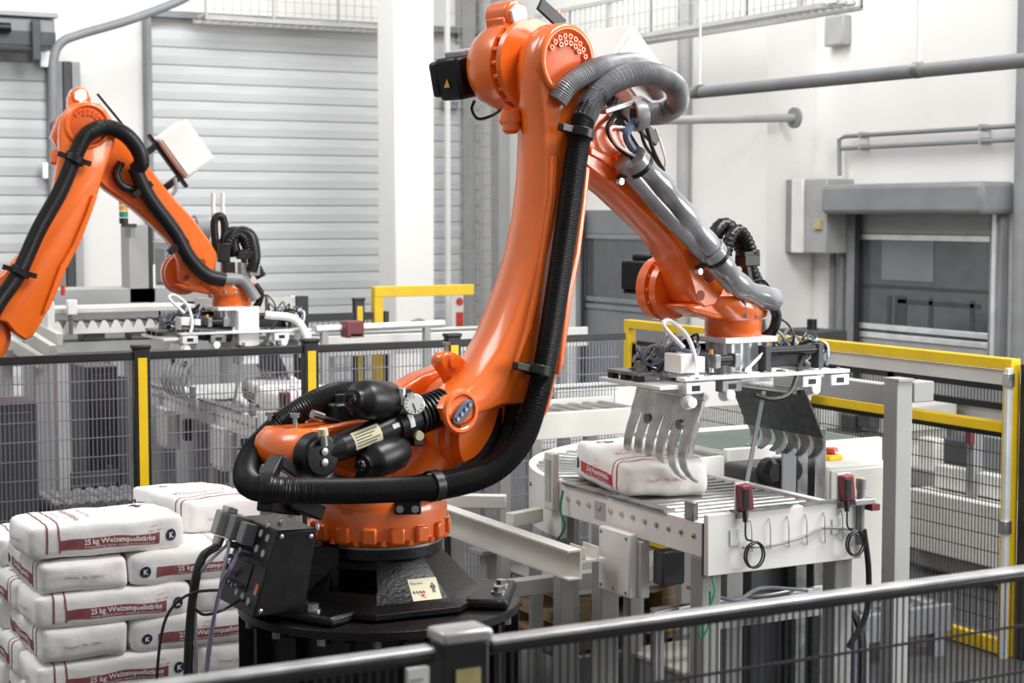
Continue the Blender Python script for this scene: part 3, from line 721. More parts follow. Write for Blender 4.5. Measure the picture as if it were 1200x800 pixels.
# ---- link arm, traced in its own near plane and given its real depth
near = [(638, 160), (637, 130), (633, 100), (632, 75), (636, 52), (644, 36), (656, 27), (668, 27), (680, 34), (690, 50), (696, 70), (697, 88), (695, 112), (691, 150), (688, 194), (684, 234), (677, 295), (668, 340), (665, 374), (657, 425), (648, 470), (644, 484), (637, 494), (624, 488), (612, 474), (590, 475), (565, 485), (549, 497), (536, 501), (525, 493), (520, 479), (529, 467), (545, 459), (567, 439), (583, 414), (597, 387), (606, 362), (615, 338), (627, 295), (634.5, 250), (638, 205)]
nl = [RP(a, b, YN) for a, b in near]
zt_, zb_ = max(p.z for p in nl), min(p.z for p in nl)
def thick(z): t_ = (z - zb_) / (zt_ - zb_); return .25 - .075 * t_
def inset(pts, d):
    n = len(pts); out = []
    for i in range(n):
        a, b, c = pts[i-1], pts[i], pts[(i+1) % n]
        t1 = (b - a).normalized(); t2 = (c - b).normalized(); t_ = (t1 + t2).normalized()
        nn = Vector((-t_.z, 0, t_.x)); out.append(b + nn*d)
    return out
area2 = sum(nl[i-1].x*nl[i].z - nl[i].x*nl[i-1].z for i in range(len(nl)))
sg = 1 if area2 > 0 else -1
n_in = inset(nl, .012*sg)
f_in = inset(nl, .045*sg)
rings = [[drop(p, YN) for p in n_in], [drop(p, YN + .014) for p in nl], [drop(p, YN + thick(p.z)*.55) for p in nl], [drop(p, YN + thick(p.z)) for p in f_in]]
link = part(MB().ring_loft(rings), 'link_arm', 'orange', 'link', smooth=50)
A3 = RP(663, 72, YN); A3 = Vector((A3.x, 0, A3.z))
# round joint cover with its bolt circle
cov = part(MB().lathe(drop(A3, YN - .003), YV, [(0, .100), (.002, .106), (.02, .108)], 40), 'joint_cover', mat('orange_lacquer_dull', (.72, .12, .02), .42, var=.08, vs=5), 'link')
MB().lathe(drop(A3, YN - .012), YV, [(.012, .104), (0, .110), (-.006, .116), (-.006, .126), (0, .134), (.014, .138), (.03, .136)], 44, cap=False).build('cover_rim', 'orange', cov)
def bolts(parent, c, r, y, n, a0, a1, br, m='orange', dirv=-1):
    for i in range(n):
        a = a0 + (a1 - a0)*i/max(1, n - 1); q = Vector((c.x + r*math.cos(a), y, c.z + r*math.sin(a)))
        MB().lathe(q, (0, dirv, 0), [(0, br), (.010, br), (.010, br*.55), (.003, br*.5)], 8).build('cover_bolt', m, parent)
bolts(cov, A3, .090, YN - .003, 11, R(-20), R(150), .010)
bolts(cov, A3, .067, YN - .003, 5, R(35), R(120), .010)
bolts(cov, A3, .090, YN - .003, 5, R(-110), R(-40), .010)
# hose channel rib on the near face
rib = [(651, 182), (650, 227), (641, 286), (633, 335), (622, 385), (604, 430), (597, 435), (614, 385), (625, 335), (633, 286), (642, 227), (643, 182)]
rb = [RP(a, b, YN) for a, b in rib]
part(MB().ring_loft([[drop(p, YN - .012) for p in rb], [drop(p, YN + .01) for p in rb]]), 'face_rib', 'orange', 'link', bevel=.01)
ed = [(688, 196), (684, 236), (677, 296), (668, 342), (657, 426), (650, 440), (660, 342), (670, 296), (678, 236), (682, 196)]
rb = [RP(a, b, YN) for a, b in ed]
part(MB().ring_loft([[drop(p, YN - .020) for p in rb], [drop(p, YN + .01) for p in rb]]), 'edge_rib', 'orange', 'link', bevel=.008)
pin = RP(540, 482, YN)
dm = part(MB().lathe(drop(pin, YN - .004), YV, [(0, .058), (-.004, .062), (-.004, .072), (.006, .08)], 32, cap=False), 'pin_boss', 'orange', 'link')
ang = R(40)
pl = [drop(pin, YN - .006) + Matrix.Rotation(-ang, 3, 'Y') @ Vector((.055*math.cos(a)*(1), 0, .026*math.sin(a))) for a in [2*pi*i/24 for i in range(24)]]
pp = part(MB().prism(pl, (0, 0, 0), (0, -.008, 0)), 'pin_plate', mat('blue_grey_plate', (.10, .115, .17), .4, .5), 'link', bevel=.002)
for k in (-.035, -.012, .012, .035):
    MB().lathe(drop(pin, YN - .014) + Matrix.Rotation(-ang, 3, 'Y') @ Vector((k, 0, 0)), (0, -1, 0), [(0, .007), (.006, .007)], 8).build('plate_screw', 'dsteel', pp)
# ---- elbow housing and motors (turn with the forearm)
YFN, YFF = -.085, .10
hs = part(MB().lathe(drop(A3, YN + .17), YV, [(0, .165), (.02, .17), (.022, .150), (.05, .150), (.052, .172), (.11, .178), (.17, .165), (.21, .15), (.22, .12)], 44), 'elbow_housing', 'orange', 'fore')
for i in range(20):
    a = 2*pi*i/20; q = Vector((A3.x + .158*math.cos(a), YN + .215, A3.z + .158*math.sin(a)))
    MB().lathe(q, (0, -1, 0), [(-.008, .010), (.02, .010)], 8).build('housing_bolt', 'orange', hs)
tp = RP(608, 17, -.06)
o = part(MB().lathe(drop(tp, -.05), YV, [(0, .045), (.01, .055), (.12, .055), (.13, .045)], 24).bar(drop(tp, .01), drop(A3, .01) + Vector((-.02, 0, .08)), .13, .10, (0, 1, 0)), 'top_lug', 'orange', 'fore', bevel=.01)
MB().lathe(drop(tp, -.066), YV, [(0, .040), (.016, .040)], 6).build('white_cap', 'cap', o)
strp = part(MB().bar(RP(632, 4, .02), RP(660, 30, .02), .05, .014, (0, 1, 0)), 'tie_strap', 'blackp', 'fore', bevel=.003)
part(MB().lathe(RP(654, 22, .05), (0, 0, 1), [(-.02, .02), (.02, .014), (.035, .004)], 12), 'lifting_nub', 'orange', 'fore')
mc = RP(560, 88, .12)
mo = part(MB().box(Vector((mc.x, .21, mc.z)), (.15, .13, .16), Matrix.Rotation(R(-12), 3, 'Y')).box(Vector((mc.x - .012, .29, mc.z)), (.13, .05, .135), Matrix.Rotation(R(-12), 3, 'Y')), 'elbow_motor', 'blackp', 'fore', bevel=.014)
MB().box(Vector((mc.x + .01, .21, mc.z + .088)), (.12, .10, .03), Matrix.Rotation(R(-12), 3, 'Y')).build('motor_lid', 'lgrey', mo, bevel=.006)
def warn(parent, c, ex, ey, n, s):
    MB().prism([c + ex*a*s + ey*b*s for a, b in ((-.5, -.45), (.5, -.45), (0, .5))], n*.0005, n*.002).build('warning_triangle', 'amber', parent)
warn(mo, Vector((mc.x + .0, .21 - .066, mc.z - .03)), Vector((1, 0, 0)), Vector((0, 0, 1)), Vector((0, -1, 0)), .03)
warn(mo, Vector((mc.x - .075, .21, mc.z - .03)), Vector((0, -1, 0)), Vector((0, 0, 1)), Vector((-1, 0, 0)), .034)
part(MB().tube([RP(556, 118, .2), RP(553, 128, .2), RP(560, 139, .15), RP(575, 136, .1), RP(588, 128, .0)], .006, 8), 'motor_cable', 'rail', 'fore')
part(MB().lathe(RP(598, 140, -.09), (.2, .2, -1), [(-.04, .03), (0, .045), (.03, .03)], 16).lathe(RP(599, 152, -.10), (.1, 0, -1), [(-.03, .03), (0, .035), (.015, .02)], 14), 'elbow_buffer', 'orange', 'fore')
# ---- forearm
nf = [(689, 196), (729, 227), (760, 256), (784, 280), (797.5, 298), (805, 314.5), (811, 333), (816, 352), (826, 361), (838, 358), (847, 346), (851, 333), (850, 318), (847, 302), (833, 280), (804, 241), (776, 210), (750, 179), (728, 150), (710, 128)]
fl = [RP(a, b, YFN) for a, b in nf]
fl = fl + [Vector((A3.x + .155*math.cos(a), YFN, A3.z + .155*math.sin(a))) for a in (R(25), R(70), R(115), R(160), R(205), R(240))]
area2 = sum(fl[i-1].x*fl[i].z - fl[i].x*fl[i-1].z for i in range(len(fl))); sg = 1 if area2 > 0 else -1
fi, fi2 = inset(fl, .010*sg), inset(fl, .02*sg)
fore = part(MB().ring_loft([[drop(p, YFN) for p in fi], [drop(p, YFN + .012) for p in fl], [drop(p, YFF - .03) for p in fl], [drop(p, YFF) for p in fi2]]), 'forearm', 'orange', 'fore', smooth=45)
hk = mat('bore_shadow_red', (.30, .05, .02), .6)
for px, py, r in ((821, 346, .020), (831, 322, .034)):
    q = RP(px, py, YFN); MB().lathe(drop(q, YFN - .001), YV, [(0, r), (-.002, r*1.12), (.004, r*1.18)], 20, cap=False).build('bore_rim', 'orange', fore)
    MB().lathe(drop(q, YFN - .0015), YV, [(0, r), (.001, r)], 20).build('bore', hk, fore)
sl = [RP(x, y, YFN) for x, y in ((690, 172), (712, 184), (722, 192), (716, 196), (700, 186), (690, 181))]
MB().ring_loft([[drop(q, YFN - .012) for q in sl], [drop(q, YFN + .01) for q in sl]]).build('bracket_pad', 'orange', fore, bevel=.004)
for pts in (((716, 183), (724, 177), (734, 190), (730, 206), (722, 203)), ((806, 287), (812, 280), (820, 288), (818, 302), (810, 298))):
    q = [RP(x, y, YFN) for x, y in pts]; MB().ring_loft([[drop(k, YFN - .03) for k in q], [drop(k, YFN + .01) for k in q]]).build('bracket_pad', 'orange', fore, bevel=.004)
# ---- wrist
A5 = RP(826, 340, YFN); A5 = Vector((A5.x, 0, A5.z))
FC = RP(859, 380, 0)                                  # middle of the tool flange
wd_ = part(MB().lathe(drop(A5, YFF - .02), YV, [(0, .125), (.03, .13), (.032, .115), (.05, .115), (.052, .135), (.10, .135), (.13, .10)], 36), 'wrist_drum', 'orange', 'hand')
for i in range(14):
    a = 2*pi*i/14; MB().lathe(Vector((A5.x + .122*math.cos(a), YFF + .03, A5.z + .122*math.sin(a))), (0, -1, 0), [(-.008, .008), (.012, .008)], 6).build('drum_bolt', 'orange', wd_)
mw = RP(757, 322, .28)
mt_ = part(MB().box(drop(mw, .26), (.17, .18, .125)).box(drop(mw, .27) + Vector((.02, 0, .075)), (.12, .12, .03)).box(drop(mw, .27) - Vector((0, 0, .07)), (.15, .16, .02)), 'wrist_motor', 'blackp', 'hand', bevel=.010)
MB().lathe(drop(mw, .26) + Vector((.03, 0, .08)), (.6, 0, .5), [(0, .022), (.05, .020)], 12).build('motor_plug', 'black', mt_)
warn(mt_, drop(mw, .169) + Vector((-.03, -.001, .0)), Vector((0, 0, -1)), Vector((1, 0, 0)), Vector((0, -1, 0)), .035)
# hand: swept body from the drum down and forward onto the flange
def hsec(c, hx, hy, z): return [Vector((c + hx*math.cos(2*pi*j/20), .0 + hy*math.sin(2*pi*j/20), z)) for j in range(20)]
ztop = RP(870, 352, 0).z; zfl = RP(859, 372, 0).z
part(MB().ring_loft([hsec(FC.x - .02, .13, .13, zfl - .004), hsec(FC.x - .04, .155, .15, zfl + .03), hsec(FC.x - .07, .17, .15, zfl + .06), hsec(FC.x - .08, .15, .13, ztop + .03)]), 'wrist_body', 'orange', 'hand')
bd = [RP(x, y, 0) for x, y in ((790, 357), (800, 366), (826, 373), (862, 374), (885, 372), (888, 356), (872, 342), (856, 334), (840, 345), (812, 352))]
part(MB().ring_loft([[drop(q, -.076) for q in bd], [drop(q, .12) for q in bd]]), 'wrist_yoke', 'orange', 'hand', bevel=.025, bseg=3)
part(MB().lathe((FC.x, 0, zfl - .075), (0, 0, 1), [(0, .117), (.005, .121), (.07, .121), (.075, .115)], 40), 'tool_flange', 'orange', 'hand')
ZFB = zfl - .075
# white electronics box on the forearm
fd = (A5 - A3); fd.y = 0; fd.normalize(); fn = Vector((-fd.z, 0, fd.x))
if fn.z < 0: fn = -fn
rfd = Matrix((fd, YV, fn)).transposed()
ebox = part(MB().box(A3 + fd*.48 + fn*.46 + YV*.13, (.30, .25, .22), rfd), 'electronics_box', 'white', 'fore', bevel=.012)
MB().box(A3 + fd*.48 + fn*.46 - YV*.002, (.27, .006, .19), rfd).build('box_lid', 'white', ebox, bevel=.004)
part(MB().box(A3 + fd*.48 + fn*.34 + YV*.12, (.40, .06, .02), rfd).box(A3 + fd*.36 + fn*.22 + YV*.08, (.04, .05, .23), rfd).box(A3 + fd*.60 + fn*.22 + YV*.08, (.04, .05, .23), rfd), 'box_bracket', 'blackp', 'fore', bevel=.004)
# ------------------------------------------------------------------ hoses of the big robot
yh = YN - .055
h1 = [RP(430, 462, .10), RP(395, 462, .06), RP(360, 476, .06), RP(325, 500, .12), RP(297, 530, .14), RP(288, 556, .02), RP(297, 570, -.12), RP(330, 574, -.24), RP(400, 575, -.30), RP(470, 573, -.33), RP(530, 568, -.33), RP(580, 550, -.34), RP(612, 515, -.34), RP(628, 470, yh), RP(640, 420, yh), RP(653, 340, yh), RP(666, 250, yh), RP(676, 180, yh), RP(684, 140, yh), RP(702, 108, yh), RP(732, 90, -.34), RP(765, 87, -.32), RP(790, 100, -.28), RP(794, 120, -.22), RP(778, 132, -.16), RP(755, 134, -.12)]
o = part(MB().tube(h1[:20], .0425, 14, corr=.0032, pitch=.0075), 'supply_hose', 'hose', 'pose')
o2 = part(MB().tube(h1[18:], .0435, 14, corr=.0032, pitch=.0075), 'supply_hose', 'sheen_hose', 'pose')  # same hose continued, its loop in the lighter sheen colour
h2 = [RP(653, 118, -.285), RP(666, 100, -.305), RP(690, 84, -.31), RP(716, 76, -.27), RP(748, 74, -.15), RP(765, 90, -.05), RP(770, 110, 0)]
part(MB().tube(h2, .038, 14, corr=.0026, pitch=.0075), 'supply_hose', 'sheen_hose', 'pose')
h3 = [RP(604, 470, -.23), RP(598, 505, -.24), RP(580, 540, -.25), RP(552, 556, -.26), RP(500, 566, -.28)]
part(MB().tube(h3, .034, 14, corr=.0026, pitch=.0075), 'supply_hose', 'hose', 'pose')
h4 = [RP(582, 478, -.19), RP(577, 510, -.20), RP(560, 540, -.21), RP(530, 558, -.22)]
part(MB().tube(h4, .026, 14, corr=.0026, pitch=.0075), 'supply_hose', 'hose', 'pose')
# clamps
def clamp(px, py, y, d, r=.052, wdt=.035, arm=None):
    p = RP(px, py, y); d = Vector(d).normalized()
    c = part(MB().lathe(p - d*wdt/2, d, [(0, r - .006), (0, r), (wdt, r), (wdt, r - .006)], 24, cap=False), 'hose_clamp', 'blackp', 'pose', bevel=.003)
    if arm:
        for (w0, t0) in arm: MB().bar(p + Vector(w0), p + Vector(t0), .03, .028, d).build('clamp_arm', 'blackp', c, bevel=.004)
    return c
lk = (A3 - A2).normalized()
clamp(680, 156, yh, RP(684, 140, yh) - RP(676, 180, yh), arm=[((-.10, .0, .02), (.06, 0, -.006))])
clamp(630, 434, yh, RP(640, 420, yh) - RP(628, 470, yh), arm=[((-.11, .0, .025), (.07, 0, -.015))])
clamp(508, 569, -.33, (1, 0, .02), r=.054, wdt=.04, arm=[((0, .02, .03), (0, .14, .0))])
clamp(312, 572, -.19, (1, -.7, -.05), r=.054, wdt=.04)
part(MB().bar(RP(312, 562, -.16), RP(325, 538, -.12), .05, .04).bar(RP(325, 538, -.12), RP(346, 553, -.12), .05, .04).bar(RP(310, 590, -.14), RP(345, 595, -.05), .06, .05), 'hose_bracket', 'blackp', 'base', bevel=.006)
part(MB().box(RP(352, 592, -.10), (.14, .10, .05), Matrix.Rotation(R(25), 3, 'Y')), 'hose_bracket', 'blackp', 'base', bevel=.006)
# sleeve on the forearm
ys = YFN - .07
s1 = [RP(742, 183, ys), RP(765, 207, ys), RP(790, 237, ys), RP(815, 268, ys), RP(836, 296, ys), RP(852, 318, ys), RP(872, 338, ys + .01), RP(899, 350, ys + .03)]
sv = part(MB().tube(s1, lambda t_: .047 + .004*math.sin(t_*40), 18, sub=10), 'hose_sleeve', 'sleeve', 'pose')
s2 = [RP(728, 190, ys + .02), RP(750, 216, ys + .02), RP(778, 248, ys + .02), RP(812, 284, ys + .02), RP(835, 310, ys + .02), RP(858, 336, ys + .02)]
part(MB().tube(s2, .034, 14), 'hose_sleeve', 'sleeve', 'pose')
e0, e1 = RP(896, 349.5, ys + .03), RP(907, 351, ys + .04)
part(MB().cyl(e0, e1, .050, 20), 'sleeve_end', 'sleeve', 'pose', bevel=.006)
for px, py, ya2 in ((745, 190, ys), (836, 296, ys)):
    d_ = (RP(px + 10, py + 13, ys) - RP(px, py, ys)).normalized(); p = RP(px, py, ys)
    c = part(MB().lathe(p - d_*.025, d_, [(0, .048), (0, .058), (.04, .058), (.04, .048)], 24, cap=False), 'sleeve_clamp', 'sleeve', 'pose', bevel=.003)
    MB().lathe(p + d_*.016, d_, [(0, .050), (0, .060), (.016, .060), (.016, .05)], 24, cap=False).build('band', 'blackp', c)
    MB().bar(p + Vector((0, .0, -.03)), p + Vector((-.06, .04, -.065)), .035, .02).build('clamp_arm', 'blackp', c, bevel=.003)
    MB().lathe(p + Vector((-.075, .02, -.075)), (0, -1, 0), [(0, .013), (.02, .013)], 10).build('arm_bolt', 'steel', c)
# ring bracket holding the looped hose
pr_ = RP(752, 135, -.13); dd = (RP(778, 132, -.16) - RP(750, 135, -.12)).normalized()
cp = part(MB().lathe(pr_ - dd*.035, dd, [(0, .040), (0, .060), (.02, .062), (.05, .052), (.05, .044)], 24, cap=False), 'loop_socket', 'sheen_hose', 'pose')
part(MB().bar(RP(706, 131, -.12), RP(745, 119, -.12), .035, .02).bar(RP(745, 119, -.12), RP(758, 128, -.10), .05, .05), 'loop_bracket', 'dsteel', 'pose', bevel=.004)
part(MB().bar(RP(720, 120, -.02), RP(770, 165, -.02), .02, .05), 'loop_bracket', 'blackp', 'pose', bevel=.004)
for k, (m, r, pts) in enumerate((('bcable', .016, [RP(744, 142, -.12), RP(734, 158, -.15), RP(742, 175, -.15), RP(752, 190, ys)]),
        ('cap', .006, [RP(735, 150, -.12), RP(716, 150, -.14), RP(722, 168, -.16), RP(742, 182, -.16), RP(752, 190, ys)]),
        ('rail', .010, [RP(720, 135, -.1), RP(712, 152, -.12), RP(724, 172, -.14), RP(745, 188, ys)]),
        ('rail', .007, [RP(750, 150, -.1), RP(756, 170, -.1), RP(770, 190, -.08), RP(776, 200, -.06)]),
        ('cap', .005, [RP(768, 150, -.1), RP(775, 170, -.1), RP(780, 190, -.08), RP(776, 202, -.06)]),
        ('rail', .008, [RP(758, 150, -.1), RP(764, 172, -.1), RP(772, 190, -.1), RP(778, 200, -.1)]),
        ('rail', .006, [RP(728, 140, -.1), RP(740, 160, -.12), RP(756, 185, -.13), RP(762, 196, ys)]))):
    part(MB().tube(pts, r, 8), 'control_cable', m, 'pose')
# black hoses standing up behind the wrist
part(MB().tube([RP(836, 300, .10), RP(838, 276, .10), RP(848, 264, .10), RP(860, 272, .08), RP(870, 292, .06), RP(880, 318, .04), RP(892, 345, .02)], .034, 12, corr=.004, pitch=.02), 'wrist_hose', 'hose', 'hand')
part(MB().tube([RP(850, 300, .03), RP(856, 278, .03), RP(866, 270, .03), RP(876, 282, .02), RP(884, 305, 0)], .026, 12, corr=.004, pitch=.02), 'wrist_hose', 'hose', 'hand')
part(MB().box(RP(876, 305, .0), (.10, .06, .05)).bar(RP(870, 300, 0), RP(888, 296, 0), .03, .03).bar(RP(874, 310, 0), RP(880, 345, 0), .03, .03), 'hose_holder', 'blackp', 'hand', bevel=.005)
part(MB().tube([RP(904, 356, ys + .05), RP(910, 370, ys + .05), RP(906, 386, ys + .06), RP(896, 394, ys + .1)], .022, 12), 'wrist_hose', 'hose', 'hand')
part(MB().tube([RP(880, 330, 0), RP(893, 328, 0), RP(902, 338, -.02), RP(903, 350, -.04)], .006, 8), 'control_cable', 'rail', 'pose')
part(MB().bar(RP(870, 350, ys + .02), RP(872, 372, ys + .03), .03, .02).bar(RP(880, 350, ys + .02), RP(884, 372, ys + .03), .03, .02), 'sleeve_strut', 'dsteel', 'hand', bevel=.003)
# ------------------------------------------------------------------ pedestal under the big robot
def pedestal(x, y, zp, label):
    t = thing('robot_pedestal', (x, y, 0), label, 'pedestal')
    MB().lathe((0, 0, zp - .035), (0, 0, 1), [(0, .485), (.004, .50), (.031, .50), (.035, .495)], 72).build('top_flange', 'black', t)
    MB().lathe((0, 0, zp - .30), (0, 0, 1), [(0, .455), (.265, .455)], 64).build('upper_drum', 'black', t)
    MB().lathe((0, 0, zp - .335), (0, 0, 1), [(0, .485), (.004, .50), (.031, .50), (.035, .495)], 72).build('lower_flange', 'black', t)
    MB().lathe((0, 0, .04), (0, 0, 1), [(0, .455), (zp - .375, .455)], 64).build('lower_drum', 'black', t)
    MB().lathe((0, 0, 0), (0, 0, 1), [(0, .60), (.04, .60)], 64).build('foot_plate', 'black', t)
    for k in range(16):
        a = 2*pi*k/16 + .15; c, s_ = math.cos(a), math.sin(a)
        MB().box((.475*c, .475*s_, zp - .1675), (.05, .02, .26), Matrix.Rotation(a, 3, 'Z')).build('rib', 'black', t)
        for zq, up in ((zp - .30, 1), (zp - .035, -1)):
            q = Vector((.478*math.cos(a + .2), .478*math.sin(a + .2), zq)); o = MB()
            hexbolt(o, q, (0, 0, up), .017, .022); o.build('bolt', 'dsteel', t)
pedestal(RB.x, RB.y, RB.z, 'black round steel pedestal with bolted flanges under the large robot')

# ------------------------------------------------------------------ bag gripper
GW = RB + ru*FC.x + ry*0; GW.z = RB.z + ZFB
def GY(px, py, dy): return PY(px, py, GW.y + dy) - GW
def GX(px, py, dx): return PX(px, py, GW.x + dx) - GW
def make_gripper():
    g = thing('bag_gripper', GW, 'silver bag gripper with curved fork tines under the large orange arm', 'gripper')
    pl_ = MB().box((0, 0, -.012), (.27, .27, .024)).build('flange_plate', 'alu', g, bevel=.003)
    for i in range(12):
        a = 2*pi*i/12; MB().lathe((.105*math.cos(a), .105*math.sin(a), -.001), (0, 0, 1), [(-.002, .008), (.010, .008)], 8).build('bolt', 'steel', pl_)
    ad = MB().bb(-.075, .075, -.075, .075, -.17, -.024).build('adapter_block', 'alu', g, bevel=.004)
    for x in (-.068, -.022, .022, .068): MB().bb(x - .008, x + .008, -.095, -.075, -.17, -.024).build('adapter_rib', 'alu', ad, bevel=.003)
    for y in (-.06, 0, .06): MB().bb(-.095, -.075, y - .008, y + .008, -.17, -.024).build('adapter_rib', 'alu', ad, bevel=.003)
    MB().bb(-.12, .12, -.12, .12, -.19, -.17).build('base_plate', 'alu', g, bevel=.003)
    zb = GY(797, 452, -.2).z
    x0, x1 = GY(797, 452, -.2).x, GY(991, 437, -.2).x
    for y in (-.2, .22):
        b_ = MB().bb(x0, x1, y - .03, y + .03, zb + .018, zb + .034).build('long_beam', 'alu', g, bevel=.003)
        for k, x in enumerate((x0 + .06, x0 + .24, x1 - .20, x1 - .05)):
            MB().bb(x - .05, x + .05, y - .026, y + .026, zb - .035, zb + .014).build('beam_block', ('alu', 'dsteel', 'alu', 'alu')[k], b_, bevel=.004)
            MB().bb(x - .02, x + .02, y - .0265, y - .020, zb - .022, zb - .0).build('block_slot', 'rail', b_)
        for k in range(9):
            x = x0 + .04 + k*(x1 - x0 - .08)/8; o = MB(); hexbolt(o, (x, y, zb + .034), (0, 0, 1), .008, .008); o.build('bolt', 'steel', b_)
    for x in (x0 + .10, -.02, x1 - .10):
        MB().bb(x - .04, x + .04, -.17, .19, zb + .018, zb + .036).build('cross_plate', 'alu', g, bevel=.003)
    # left side carrier plate reaching out
    zl = GX(732, 445, -.45).z
    cp = MB().bb(x0 - .10, x0 + .06, -.20, .27, zl - .012, zl + .006).build('side_plate', 'alu', g, bevel=.003)
    MB().bb(x0 - .09, x0 + .03, -.02, .22, zl + .03, zl + .045).build('upper_side_plate', 'dsteel', cp, bevel=.003)
    for y in (.0, .1, .2): MB().bb(x0 - .085, x0 - .055, y - .02, y + .02, zl + .006, zl + .03).build('spacer', 'blackp', cp)
    # valve blocks
    MB().bb(x0 + .02, x0 + .10, -.17, -.05, zb + .045, zb + .125).build('valve_block', 'white', g, bevel=.006)
    MB().bb(x0 + .11, x0 + .15, -.16, -.08, zb + .045, zb + .11).build('valve_block', 'cap', g, bevel=.004)
    MB().lathe((x0 + .20, -.13, zb + .04), (0, 0, 1), [(0, .013), (.06, .013)], 10).build('indicator_stem', 'steel', g)
    MB().lathe((x0 + .20, -.13, zb + .10), (0, 0, 1), [(0, .009), (.035, .009)], 10).build('indicator_lens', 'amber', g)
    # pneumatic cylinders
    for k, (xa, xb, y, z) in enumerate(((.07, .35, -.13, zb + .115), (-.30, -.04, .10, zb + .12), (-.20, -.10, -.15, zb + .09))):
        c = MB().cyl((xa, y, z), (xb, y, z), .022, 16).build('air_cylinder', 'blackp', g)
        for x in (xa, xb): MB().bb(x - .015, x + .015, y - .027, y + .027, z - .03 if k else z - .09, z + .027).build('end_block', 'dgrey' if k == 0 else 'dsteel', c, bevel=.004)
        if k == 0: MB().cyl((xa, y, z), (xa - .10, y - .01, z - .07), .010, 10).lathe((xa - .10, y - .012, z - .072), (0, -1, 0), [(-.012, .018), (.012, .018)], 14).build('piston_rod', 'steel', c)
    MB().bb(-.26, -.12, -.05, .07, zb + .04, zb + .12).build('manifold', 'dgrey', g, bevel=.005)
    MB().bb(.12, .34, -.05, .03, zb + .04, zb + .10).build('manifold', 'dgrey', g, bevel=.005)
    MB().lathe((.30, .18, zb), (0, 0, 1), [(0, .012), (.23, .012)], 10).build('guide_pin', 'dsteel', g)
    # tangled air tubes
    rnd = random.Random(3)
    spots = [(-.38, .05, .10), (-.30, -.05, .13), (-.34, .12, .08), (.40, -.02, .10), (.34, .05, .12), (.42, .08, .09), (-.10, .12, .10)]
    for k in range(34):
        cx, cy, h = spots[k % 7]
        p0 = Vector((cx + rnd.uniform(-.07, .07), cy + rnd.uniform(-.10, .10), zb + .04))
        pts = [p0]
        a = rnd.uniform(0, 6.28)
        for j in range(3): a += rnd.uniform(.5, 1.4); pts.append(Vector((cx + .07*math.cos(a), cy + .08*math.sin(a), zb + .04 + h*rnd.uniform(.3, 1.25))))
        pts.append(Vector((cx + rnd.uniform(-.09, .09), cy + rnd.uniform(-.1, .1), zb + .04)))
        MB().tube(pts, rnd.choice((.005, .006, .008)), 6, sub=5).build('air_tube', rnd.choice(('rail', 'cap', 'cable', 'rail', 'bcable', 'cable')), g)
    MB().tube([(x0 + .05, -.15, zb + .15), (x0 - .04, -.14, zb + .24), (x0 - .0, -.12, zb + .26), (x0 + .07, -.14, zb + .20), (x0 + .09, -.18, zb + .1), (x0 + .06, -.23, zb + .03)], .009, 8).build('air_tube', 'cap', g)
    MB().tube([(.30, -.12, zb + .10), (.20, -.2, zb + .05), (.12, -.24, zb - .05), (.02, -.25, zb - .07), (-.06, -.24, zb - .05)], .010, 8).build('air_tube', 'rail', g)
    MB().tube([(.20, .0, .05), (.22, -.06, .06), (.26, -.08, 0), (.26, -.06, zb + .10)], .005, 6).build('air_tube', 'rail', g)
    for k in range(8):
        cx, cy, h = spots[k % 7]
        MB().box((cx + rnd.uniform(-.08, .08), cy + rnd.uniform(-.12, .1), zb + .06), (rnd.uniform(.02, .05), rnd.uniform(.02, .05), .05)).build('fitting', rnd.choice(('steel', 'blackp', 'dsteel')), g, bevel=.003)
    # pivot shafts, rollers
    for px, py, dy in ((857, 463, -.24), (957, 456, -.24), (812, 472, -.24)):
        q = GY(px, py, dy); MB().lathe(q, (0, 1, 0), [(0, .012), (.001, .022), (.03, .022), (.031, .03), (.05, .03)], 20).build('pivot_disc', 'cap', g)
    for x in (x0 + .10, x1 - .28): MB().cyl((x, -.24, zb - .05), (x, .24, zb - .05), .014, 12).build('pivot_shaft', 'steel', g)
    # forks
    def fork(xo, prof, n, ys, m, name, tine_from, tm):
        # prof: list (dx, dz) from pivot to tip; the first part up to tine_from is a plate, the rest separate tines
        fk = None
        def sheet(y0, y1, pr, th, nm, mm, parent):
            rings = []
            for i, (dx, dz) in enumerate(pr):
                a = Vector((pr[max(i-1, 0)][0], 0, pr[max(i-1, 0)][1])); b = Vector((pr[min(i+1, len(pr)-1)][0], 0, pr[min(i+1, len(pr)-1)][1]))
                tt = (b - a).normalized(); nn = Vector((-tt.z, 0, tt.x))*th/2
                c = Vector((xo + dx, 0, zb - .05 + dz)); k = i / (len(pr) - 1)
                tap = 1 if nm != 'tine' else (1 - .55*k)
                ym = (y0 + y1)/2; h = (y1 - y0)/2*tap
                rings.append([c + nn + YV*(ym - h), c + nn + YV*(ym + h), c - nn + YV*(ym + h), c - nn + YV*(ym - h)])
            return MB().ring_loft(rings).build(nm, mm, parent, smooth=30)
        fk = sheet(ys[0], ys[1], prof[:tine_from + 1], .006, name, m, g)
        wdt = (ys[1] - ys[0]) / n
        for i in range(n):
            y0 = ys[0] + i*wdt + wdt*.08
            sheet(y0, y0 + wdt*.84, prof[tine_from:], .007, 'tine', tm, fk)
        return fk
    fl_ = fork(x0 + .10, [(0, .02), (-.015, -.04), (-.035, -.10), (-.06, -.16), (-.075, -.21), (-.08, -.25), (-.07, -.29), (-.045, -.325), (-.01, -.35)], 6, (-.23, .27), 'forksteel', 'fork_plate', 2, 'forksteel')
